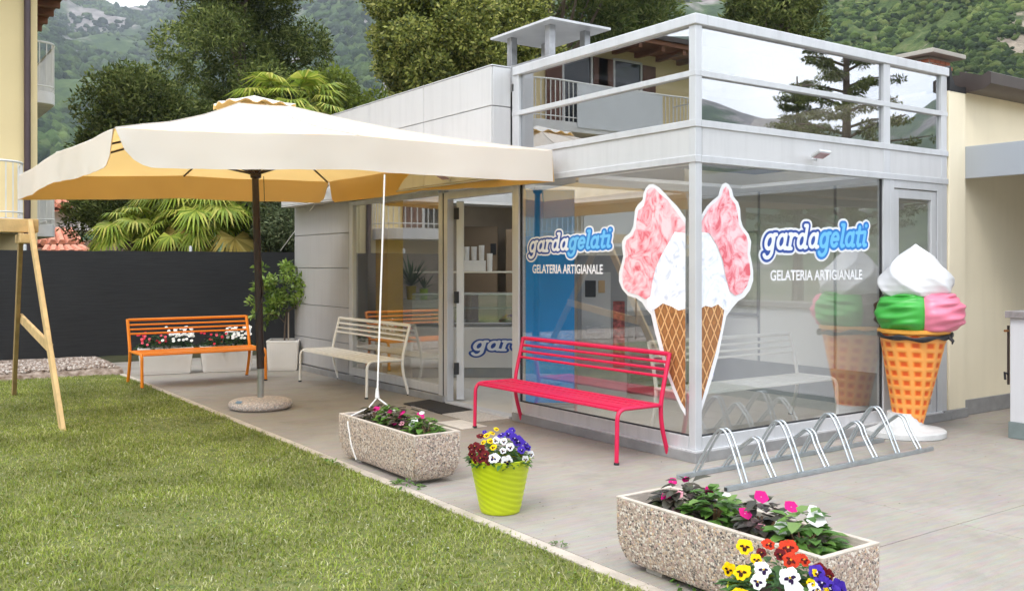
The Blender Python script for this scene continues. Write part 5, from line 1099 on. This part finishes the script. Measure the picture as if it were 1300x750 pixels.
# ============================================================ YELLOW HOUSE (left edge, and reflected in the panes)
yh = empty('yellow_house', (-10, 18, 0), 0, 'yellow apartment house with curved white balconies at the left edge', 'house')
def yp(name, x0, x1, y0, y1, z0, z1, m, bev=0): b = MB(); b.box(x0+10, x1+10, y0-18, y1-18, z0, z1); return b.build(name, m, yh, bevel=bev, seg=1)
HX0, HX1, HY0, HY1 = -17.0, -3.13, 13.0, 24.
yp('wall', HX0, HX1, HY0, HY1, 0, 7.3, yelloww)
wood = M('brown_eave_wood', (.20, .075, .03), .7, 0, .25, 3)
b = MB(); vs = []
yp('eave', HX0-1.0, HX1+.95, HY0-1.1, HY1+1, 7.30, 7.42, wood); yp('roof_slab', HX0-1.05, HX1+1.0, HY0-1.15, HY1+1.05, 7.421, 7.55, brownw)
for k in range(14): yp('rafter', HX1+.02, HX1+.93, HY0+.2+k*.8, HY0+.32+k*.8, 7.16, 7.298, wood)
for k in range(18): yp('rafter', HX0+.3+k*.78, HX0+.42+k*.78, HY0-1.05, HY0-.01, 7.16, 7.298, wood)
b = MB(); b.lathe([(.055, 0), (.055, 7.2)], 12, (-3.30+10, 12.93-18)); b.build('drainpipe', M('pipe_brown', (.09, .06, .065), .4, .3), yh, smooth=True)
railm = M('white_railing', (.72, .71, .68), .5); slabm = M('balcony_render', (.66, .64, .62), .8)
def balcony(x0, x1, y0, y1, z, side, cloth=None):
    """slab with rounded outer corner, bars and handrail; side 'S' sticks out to -y, 'E' to +x"""
    r = min(.6, (x1-x0)*.48, (y1-y0)*.48); pts = []
    if side == 'S': pts = [(x0, y1)]+[(x0, y0+r), (x0+r*.3, y0+r*.3), (x0+r, y0)]+[(x1-r, y0), (x1-r*.3, y0+r*.3), (x1, y0+r)]+[(x1, y1)]
    else: pts = [(x0, y0), (x1-r, y0), (x1-r*.3, y0+r*.3), (x1, y0+r), (x1, y1-r), (x1-r*.3, y1-r*.3), (x1-r, y1), (x0, y1)]
    P = [(a+10, c-18) for a, c in pts]
    b = MB(); b.prism(P if side == 'E' else P, z-.24, z); o = b.build('balcony_slab', slabm, yh, bevel=.01, seg=1)
    path = bend([(a, c, z+.95) for a, c in P], 4, .25); b = MB(); b.tube(path, .022, 6); b.build('handrail', railm, yh, smooth=True)
    b = MB(); b.tube([(p.x, p.y, z+.10) for p in path], .015, 6); b.build('lower_rail', railm, yh)
    b = MB(); L_ = [(path[i+1]-path[i]).length for i in range(len(path)-1)]; tot = sum(L_); nb = int(tot/.13)
    for k in range(nb+1):
        d = tot*k/nb; i = 0
        while i < len(L_)-1 and d > L_[i]: d -= L_[i]; i += 1
        p = path[i].lerp(path[i+1], min(1, d/max(L_[i], 1e-6))); b.box(p.x-.009, p.x+.009, p.y-.009, p.y+.009, z+.0, z+.94)
    o = b.build('balusters', railm, yh); o['kind'] = 'stuff'
    if cloth:
        b = MB(); b.box(cloth[0]+10, cloth[1]+10, y0-18-.02, y0-18+.0, z-.12, z+.93); b.build('balcony_screen', M('white_screen', (.60, .61, .62), .8, 0, .03, 3), yh)
balcony(-3.9-2.5, -3.42, 12.0, HY0, 2.45, 'S'); balcony(HX1, -2.55, 14.6, 17.5, 2.45, 'E'); balcony(HX1, -2.55, 14.6, 17.5, 5.05, 'E')
balcony(-12.6, -6.6, 11.8, HY0, 5.05, 'S', (-11.0, -8.2)); balcony(-12.6, -7.4, 11.8, HY0, 2.35, 'S', (-11.6, -8.4))
win = M('dark_window', (.03, .035, .04), .1); shut = M('brown_shutter', (.16, .07, .045), .6, 0, .2, 4)
def window(x0, x1, z0, z1, y=HY0):
    b = MB(); b.box(x0+10, x1+10, y-18-.04, y-18-.002, z0, z1); f = b.build('window', win, yh)
    b = MB()
    for q in ((x0-.06, x0), (x1, x1+.06)): b.box(q[0]+10, q[1]+10, y-18-.07, y-18-.001, z0-.05, z1+.05)
    b.box(x0+10, x1+10, y-18-.07, y-18-.001, z1, z1+.06); b.build('frame', railm, f)
    for q in ((x0-.55, x0-.08), (x1+.08, x1+.55)): b = MB(); b.box(q[0]+10, q[1]+10, y-18-.08, y-18-.03, z0, z1); b.build('shutter', shut, f)
for x in (-15.2, -11.3, -9.6, -5.4): window(x, x+.9, 5.1, 7.0) if x in (-11.3, -9.6) else window(x, x+.8, 5.6, 6.8)
for x in (-14.5, -10.8, -5.6): window(x, x+.9, 2.5, 4.5)
b = MB(); b.box(HX1+10-.001, HX1+10+.03, 15.2-18, 16.3-18, 2.46, 4.5); b.build('balcony_door', win, yh); b = MB(); b.box(HX1+10-.001, HX1+10+.03, 15.2-18, 16.3-18, 5.06, 7.0); b.build('balcony_door', win, yh)
# pantiled porch roof of the same house (mirrored in the upper left pane)
tilem = M('cream_pantile', (.55, .43, .28), .8, 0, .3, 5); b0 = None
for i in range(26):
    if b0 is None:
        mb = MB(); mb.v = []; 
        for j in range(7): 
            for k, (dy, dz) in enumerate(((0, 0), (-1.3, -.42))): mb.v.append((.11*math.cos(math.pi*j/6), dy, .075*math.sin(math.pi*j/6)+dz))
        mb.f = [(j*2, j*2+1, j*2+3, j*2+2) for j in range(6)]; mb.m = [0]*6; b0 = mb.build('roof_tile', tilem, yh, smooth=True); o = b0
    else: o = inst(b0, yh)
    o.location = (-12.9+10+i*.25, 12.95-18, 4.55)
yp('porch_board', -13.0, -6.4, 11.7, 12.95, 3.95, 4.02, brownw)
# far house with terracotta roofs seen beside the yellow house
tl = empty('tiled_house', (0, 0, 0), 0, 'white house with terracotta tile roofs far behind the fence', 'house')
terr = M('terracotta', (.50, .19, .11), .85, 0, .3, 6, .5, 14)
def boxpx(u0, u1, v0, v1, d, dep, nm, m):
    a, c = ray(u0, d), ray(u1, d); fwd = Vector((EX[1], EY[1])); z1, z0 = zpx(v0, d), zpx(v1, d)
    b = MB(); b.prism([(a[0], a[1]), (c[0], c[1]), (c[0]+fwd.x*dep, c[1]+fwd.y*dep), (a[0]+fwd.x*dep, a[1]+fwd.y*dep)], z0, z1); return b.build(nm, m, tl)
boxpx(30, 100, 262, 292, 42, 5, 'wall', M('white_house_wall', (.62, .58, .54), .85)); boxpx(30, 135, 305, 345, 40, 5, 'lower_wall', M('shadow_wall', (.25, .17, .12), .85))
def tileroof(u0, u1, v0, v1, d, dd):
    a, c = Vector(ray(u0, d)), Vector(ray(u1, d)); a2, c2 = Vector(ray(u0+6, d+dd)), Vector(ray(u1-14, d+dd)); za, zb = zpx(v1, d), zpx(v0, d+dd); n_ = int((c-a).length/.32); base = None
    for k in range(n_):
        f0 = k/n_; p = a.lerp(c, f0+.5/n_); q = a2.lerp(c2, f0+.5/n_); mb = MB(); P = Vector((p.x, p.y, za)); Q = Vector((q.x, q.y, zb)); mb.tube([P, P.lerp(Q, .5), Q], .14, 6, sq=1); mb.build('tile_course', terr, tl, smooth=True)
    mb = MB(); mb.add([(a.x, a.y, za-.03), (c.x, c.y, za-.03), (c2.x, c2.y, zb-.03), (a2.x, a2.y, zb-.03)], [(0,1,2,3)]); mb.add([(a.x, a.y, za-.22), (c.x, c.y, za-.22), (c2.x, c2.y, zb-.22), (a2.x, a2.y, zb-.22)], [(0,1,2,3)]); mb.build('roof_deck', terr, tl)
tileroof(40, 92, 232, 262, 41, 4); tileroof(38, 108, 292, 308, 37, 3.4); tileroof(50, 120, 314, 321, 34, 2.5)
# building across the yard, seen only as a reflection in the right window
ob = empty('yard_building', (6, -15, 0), 0, 'low building with dark windows reflected in the right shop window', 'building')
b = MB(); b.box(-9, 12, -6, 0, 0, 3.6); b.build('wall', M('taupe_render', (.50, .45, .38), .85), ob); b = MB(); b.box(-9.4, 12.4, -6.3, .7, 3.6, 3.95); b.build('eave', pgm, ob)
for k in range(5): b = MB(); b.box(-7+k*3.6, -5.2+k*3.6, .001, .06, 1.0, 2.5); f = b.build('window', win, ob); b = MB(); b.box(-7.1+k*3.6, -5.1+k*3.6, .0, .08, .9, .99); b.build('sill', railm, f)
for k in range(4): b = MB(); b.box(-8+k*5.2, -7.85+k*5.2, .55, .7, 0, 3.6); b.build('column', M('blue_grey_steel', (.12, .19, .28), .5, .3), ob)
# ============================================================ TREES
def rand_dirs(n):
    v = rng.normal(size=(n, 3)); return v/np.linalg.norm(v, axis=1)[:, None]
def leaves(name, clumps, n, size, mat, parent, aspect=.5, up=.2, droop=0., shell=.35, flat=None):
    """clumps (k,4): centre, radius; leaves lie mostly near the surface of each clump"""
    C = np.array(clumps); w_ = C[:, 3]**2; idx = rng.choice(len(C), n, p=w_/w_.sum()); d = rand_dirs(n); d[:, 2] = d[:, 2]*.8
    rad = C[idx, 3]*(1-shell*rng.random(n)**1.5)*rng.uniform(.8, 1.12, n); P = C[idx, :3]+d*rad[:, None]*(np.array([1, 1, flat]) if flat else 1)
    a = rand_dirs(n)+d*.7; a[:, 2] += up-droop; a /= np.linalg.norm(a, axis=1)[:, None]
    bb = np.cross(a, rand_dirs(n)); bb /= np.linalg.norm(bb, axis=1)[:, None]+1e-9
    s = size*rng.uniform(.6, 1.4, n)[:, None]; V = np.empty((n, 4, 3)); V[:, 0] = P; V[:, 1] = P+a*s*.5+bb*s*aspect*.5; V[:, 2] = P+a*s; V[:, 3] = P+a*s*.5-bb*s*aspect*.5
    return fastmesh(name, V.reshape(-1, 3), np.arange(n*4).reshape(n, 4), mat, parent)
bark = M('bark', (.13, .095, .07), .9, 0, .3, 8, .8, 25)
def limbs(parent, base, clumps, r0, top, nl=14):
    b = MB(); T_ = Vector(top); B0 = Vector(base); n_ = 8; trunk = [B0.lerp(T_, k/n_)+Vector((random.gauss(0, .03), random.gauss(0, .03), 0))*(T_-B0).length*.12*(k > 0) for k in range(n_+1)]
    b.tube(trunk, [r0*(1-.8*k/n_) for k in range(n_+1)], 9); b.build('trunk', bark, parent, smooth=True)
    b = MB()
    for c in random.sample(list(map(tuple, clumps)), min(nl, len(clumps))):
        e = Vector(c[:3]); k = random.randint(2, n_-1); s = min(trunk, key=lambda p: abs(p.z-(B0.z+(e.z-B0.z)*.75))); m_ = s.lerp(e, .5)+Vector((0, 0, -.1*(e-s).length)); b.tube([s, m_, e], [r0*.35, r0*.2, r0*.05], 6)
    b.build('limbs', bark, parent, smooth=True)
def ellip(cx_, cy_, cz, rx, ry, rz, n, r, jit=.25, vis=None):
    out = []
    for k in range(n):
        d = rand_dirs(1)[0]; f = random.uniform(.45, 1.0); out.append((cx_+d[0]*rx*f, cy_+d[1]*ry*f, cz+d[2]*rz*f, r*random.uniform(.6, 1.3)))
    return out
def tree(name, u, d, v0, v1, wpx, label, mat, n, size, r0=.22, ncl=60, cr=.6, group='trees behind the fence and shop', sh=None, cat='tree', **kw):
    """crown spans photo rows v0..v1 and wpx pixels at distance d"""
    x, y = ray(u, d); z1, z0 = zpx(v0, d), zpx(v1, d); t = empty(name, (x, y, 0), 0, label, cat, group); rx = wpx/F*d/2
    cl = ellip(0, 0, (z0+z1)/2, rx, rx, (z1-z0)/2, ncl, cr) if sh is None else sh(rx, z0, z1, ncl, cr)
    leaves('crown', cl, n, size, mat, t, **kw); limbs(t, (0, 0, 0), cl, r0, (0, 0, z0+(z1-z0)*.8)); return t
def conifer(rx, z0, z1, n, cr):
    out = []
    for k in range(n):
        f = random.random()**.8; a = random.uniform(0, 6.28); rr = rx*(1-.75*f**1.6)*random.uniform(.35, 1.05)*(1+.18*math.sin(a*3+f*9)); out.append((rr*math.cos(a), rr*math.sin(a), z0+(z1-z0)*f, cr*random.uniform(.5, 1.25)*(1-.3*f)))
    return out
darkc = leafmat('dark_conifer', [(.05,.07,.022),(.09,.12,.03),(.145,.175,.045),(.25,.27,.09)], .2, .8, .1, big=.5)
laur = leafmat('laurel_leaf', [(.06,.08,.018),(.11,.14,.028),(.20,.23,.045),(.34,.36,.08),(.45,.42,.12)], .35, .5, .35, big=.6)
piney = leafmat('pine_needles', [(.06,.09,.02),(.10,.14,.03),(.17,.20,.05),(.22,.24,.08)], .3, .8, .1, big=.4)
olive = leafmat('olive_leaf', [(.05,.07,.03),(.08,.105,.045),(.12,.15,.07),(.18,.2,.10)], .25, .6, .2, big=.8)
lemon = leafmat('lemon_leaf', [(.07,.13,.02),(.14,.23,.035),(.24,.35,.06),(.34,.45,.12)], .35, .4, .4, big=3)
tree('cedar_tree', 308, 26, -160, 215, 238, 'huge dark evergreen tree rising behind the parasol', darkc, 100000, .13, .26, 120, .80, sh=conifer, aspect=.32)
tree('dark_pine', 178, 24, 100, 250, 125, 'dark rounded evergreen left of the tallest tree, above the parasol', darkc, 45000, .13, .2, 70, .62, aspect=.32)
tree('clipped_pine', 178, 22, 232, 305, 170, 'dark flat pine under the parasol edge beside the tiled house', darkc, 26000, .11, .14, 46, .42, aspect=.3)
tree('laurel_tree', 550, 17.5, -60, 150, 145, 'glossy yellow green laurel tree left of the chimney cowl', laur, 75000, .082, .16, 120, .33, aspect=.5, shell=.6)
tree('laurel_tree', 640, 18.5, -10, 120, 125, 'dense laurel tree directly behind the metal cowl', laur, 60000, .085, .16, 95, .34, aspect=.5, shell=.6)
tree('umbrella_pine', 700, 34, -120, 75, 330, 'tall airy pine with long light branches above the shop roof', piney, 34000, .26, .3, 60, 1.0, aspect=.22)
0 and tree('umbrella_pine', 470, 32, -60, 130, 90, 'thin light green pine left of the laurel trees', piney, 8000, .2, .2, 20, .7, aspect=.22)
tree('spruce_tree', 982, 30, -60, 52, 125, 'dark spruce tree behind the top right beam', darkc, 30000, .18, .25, 60, .62, aspect=.3)
tree('olive_tree', 378, 18.5, 225, 330, 110, 'grey green olive bush between the parasol pole and the shop', olive, 30000, .085, .12, 50, .42, aspect=.3)
tree('hedge_bush', 430, 30, 112, 190, 120, 'yellow green bush behind the parasol top', leafmat('spring_bush', [(.10,.14,.02),(.17,.22,.03),(.26,.30,.05)], .35, .6, .2, big=.6), 22000, .15, .12, 40, .7)
# lemon tree in the pot
lt = empty('lemon_tree', (-.20, 8.72, .44), -.3, 'small leafy lemon tree growing in the square white pot', 'tree')
cl = [(random.gauss(.11, .21), random.gauss(0, .17), .86+random.gauss(0, .19), .11) for k in range(34)]+[(-.22+random.gauss(0, .05), .10, .30+.07*k, .085) for k in range(6)]+[(.36, -.1, .75, .09), (.42, -.1, .66, .08)]
leaves('crown', cl, 2100, .085, lemon, lt, aspect=.45, shell=.8); b = MB(); b.tube([(0, 0, -.05), (.01, .0, .25), (.03, 0, .45), (.05, .02, .75)], [.016, .014, .013, .006], 8); b.tube([(.01, 0, .3), (-.12, 0, .42), (-.26, -.04, .45)], [.01, .008, .004], 6); b.tube([(.03, 0, .45), (.15, 0, .55), (.28, 0, .62)], [.01, .008, .004], 6); b.build('trunk', bark, lt, smooth=True)
b = MB(); b.box(.055, .075, .02, .04, -.05, .5); b.build('stake', M('stake_wood', (.5, .42, .34), .8), lt)
# palms: fans of narrow leaflets on arching stalks
palmm = leafmat('palm_leaf', [(.15,.22,.025),(.25,.34,.04),(.38,.44,.06),(.55,.50,.12)], .35, .5, .3, big=.8)
palmd = leafmat('palm_dry', [(.20,.16,.04),(.36,.26,.06),(.45,.36,.12)], .3, .7, .1)
def fan(V, T, c, d, R_, n=22, droop=.35):
    d = d.normalized(); s = d.cross(Vector((0, 0, 1)))
    if s.length < .1: s = Vector((1, 0, 0))
    s.normalize(); up = s.cross(d).normalized()
    for k in range(n):
        a = (k/(n-1)-.5)*R(230); e = d*math.cos(a)+s*math.sin(a); w_ = s*math.cos(a)-d*math.sin(a); L_ = R_*(.75+.25*math.cos(a*.6))*random.uniform(.9, 1.05); o = len(V)
        ww = .022*R_/.5; V += [c-w_*ww*.3, c+w_*ww*.3, c+e*L_*.55+w_*ww+up*.05*R_, c+e*L_*.55-w_*ww+up*.05*R_, c+e*L_+Vector((0, 0, -droop*R_*random.uniform(.5, 1.2)))]
        T += [(o, o+1, o+2), (o, o+2, o+3), (o+3, o+2, o+4)]
def palm(x, y, h, R_, nf_, label, fr=.55, dry=5, group='palms behind the fence'):
    t = empty('palm_tree', (x, y, 0), 0, label, 'palm', group); b = MB(); b.tube([(0, 0, 0), (.03, 0, h*.5), (0, 0, h)], [.13, .12, .11], 10); b.build('trunk', bark, t, smooth=True)
    st_ = MB(); V = []; T = []; Vd = []; Td = []
    for k in range(nf_+dry):
        a = 2.4*k+random.uniform(-.3, .3); el = random.uniform(-.05, 1.25) if k < nf_ else random.uniform(-.9, -.3); d = Vector((math.cos(a)*math.cos(el), math.sin(a)*math.cos(el), math.sin(el))); L_ = R_*random.uniform(.75, 1.05)
        m_ = Vector((0, 0, h))+d*L_*.5+Vector((0, 0, .08)); e = Vector((0, 0, h))+d*L_+Vector((0, 0, -.12*L_)); st_.tube([(0, 0, h-.05), m_, e], [.012, .009, .006], 5)
        fan(V if k < nf_ else Vd, T if k < nf_ else Td, e, (e-m_)+Vector((0, 0, -.15)), fr*random.uniform(.8, 1.15), droop=.3 if k < nf_ else .7)
    st_.build('leaf_stalks', palmm, t); fastmesh('fronds', np.array([tuple(v) for v in V]), np.array(T), palmm, t)
    if dry: fastmesh('dry_fronds', np.array([tuple(v) for v in Vd]), np.array(Td), palmd, t)
    return t
for i, (u, d, v, R_, n_, fr, dry, lb) in enumerate(((372, 24, 150, 1.25, 34, .75, 5, 'tall palm crown showing just above the parasol top'), (262, 18.5, 272, .95, 30, .62, 6, 'bright fan palm behind the fence, nearest the parasol pole'), (215, 19.5, 285, .9, 26, .58, 5, 'yellow green fan palm second from the left above the fence'), (165, 18.5, 306, .7, 24, .5, 4, 'low fan palm leftmost above the dark fence'), (300, 19.5, 290, .85, 24, .6, 6, 'drooping palm with dry yellow fronds left of the parasol pole'), (240, 18.2, 300, .7, 22, .5, 3, 'short palm between the two larger fan palms'))):
    x, y = ray(u, d); palm(x, y, zpx(v, d), R_, n_, lb, fr, dry)
# trees that stand behind the viewer and show in the right-hand panes
def cedar(x, y, h, rx, label):
    t = empty('cedar', (x, y, 0), 0, label, 'tree', 'trees reflected in the upper panes'); b = MB(); b.tube([(0, 0, 0), (.05, 0, h*.5), (0, 0, h)], [.25, .16, .03], 9); b.build('trunk', bark, t, smooth=True)
    br = MB(); cl_ = []
    for k in range(46):
        f = k/46; z = h*(.25+.73*f); a = 2.4*k; L_ = rx*(1-.78*f)*random.uniform(.7, 1.1); e = Vector((math.cos(a)*L_, math.sin(a)*L_, z+.18*L_)); br.tube([(0, 0, z-.1), Vector((e.x*.5, e.y*.5, z+.12*L_)), e], [.05, .035, .015], 5)
        for q in range(7): g_ = .3+.7*q/6; cl_.append((e.x*g_+random.gauss(0, .12), e.y*g_+random.gauss(0, .12), z+.17*L_*g_-.06, .22*(1.1-.4*g_)))
    br.build('branches', bark, t, smooth=True); leaves('needles', cl_, 30000, .13, darkc, t, aspect=.25, droop=.5, flat=.55)
cedar(2.1+.866*20.5, -.614*20.5, 10.4, 3.6, 'large cedar reflected in the upper right panes')
cedar(.3+.80*34, -.60*34, 9.8, 2.6, 'slim conifer reflected in the upper panes near the corner post')
# ============================================================ THE AIR
hz = MB(); hz.box(-1700, 1700, -1700, 1700, -1.5, 760)
m = bpy.data.materials.new('haze'); m.use_nodes = True; N = m.node_tree.nodes; N.remove(N['Principled BSDF']); pv = N.new('ShaderNodeVolumePrincipled'); pv.inputs['Color'].default_value = (.80, .88, 1, 1); pv.inputs['Density'].default_value = .00030; pv.inputs['Anisotropy'].default_value = .2
m.node_tree.links.new(pv.outputs[0], N['Material Output'].inputs['Volume'])
HAZE = True
if HAZE:
    o = hz.build('haze', m); tag(o, 'thin blue air haze over the valley', 'haze', kind='stuff')
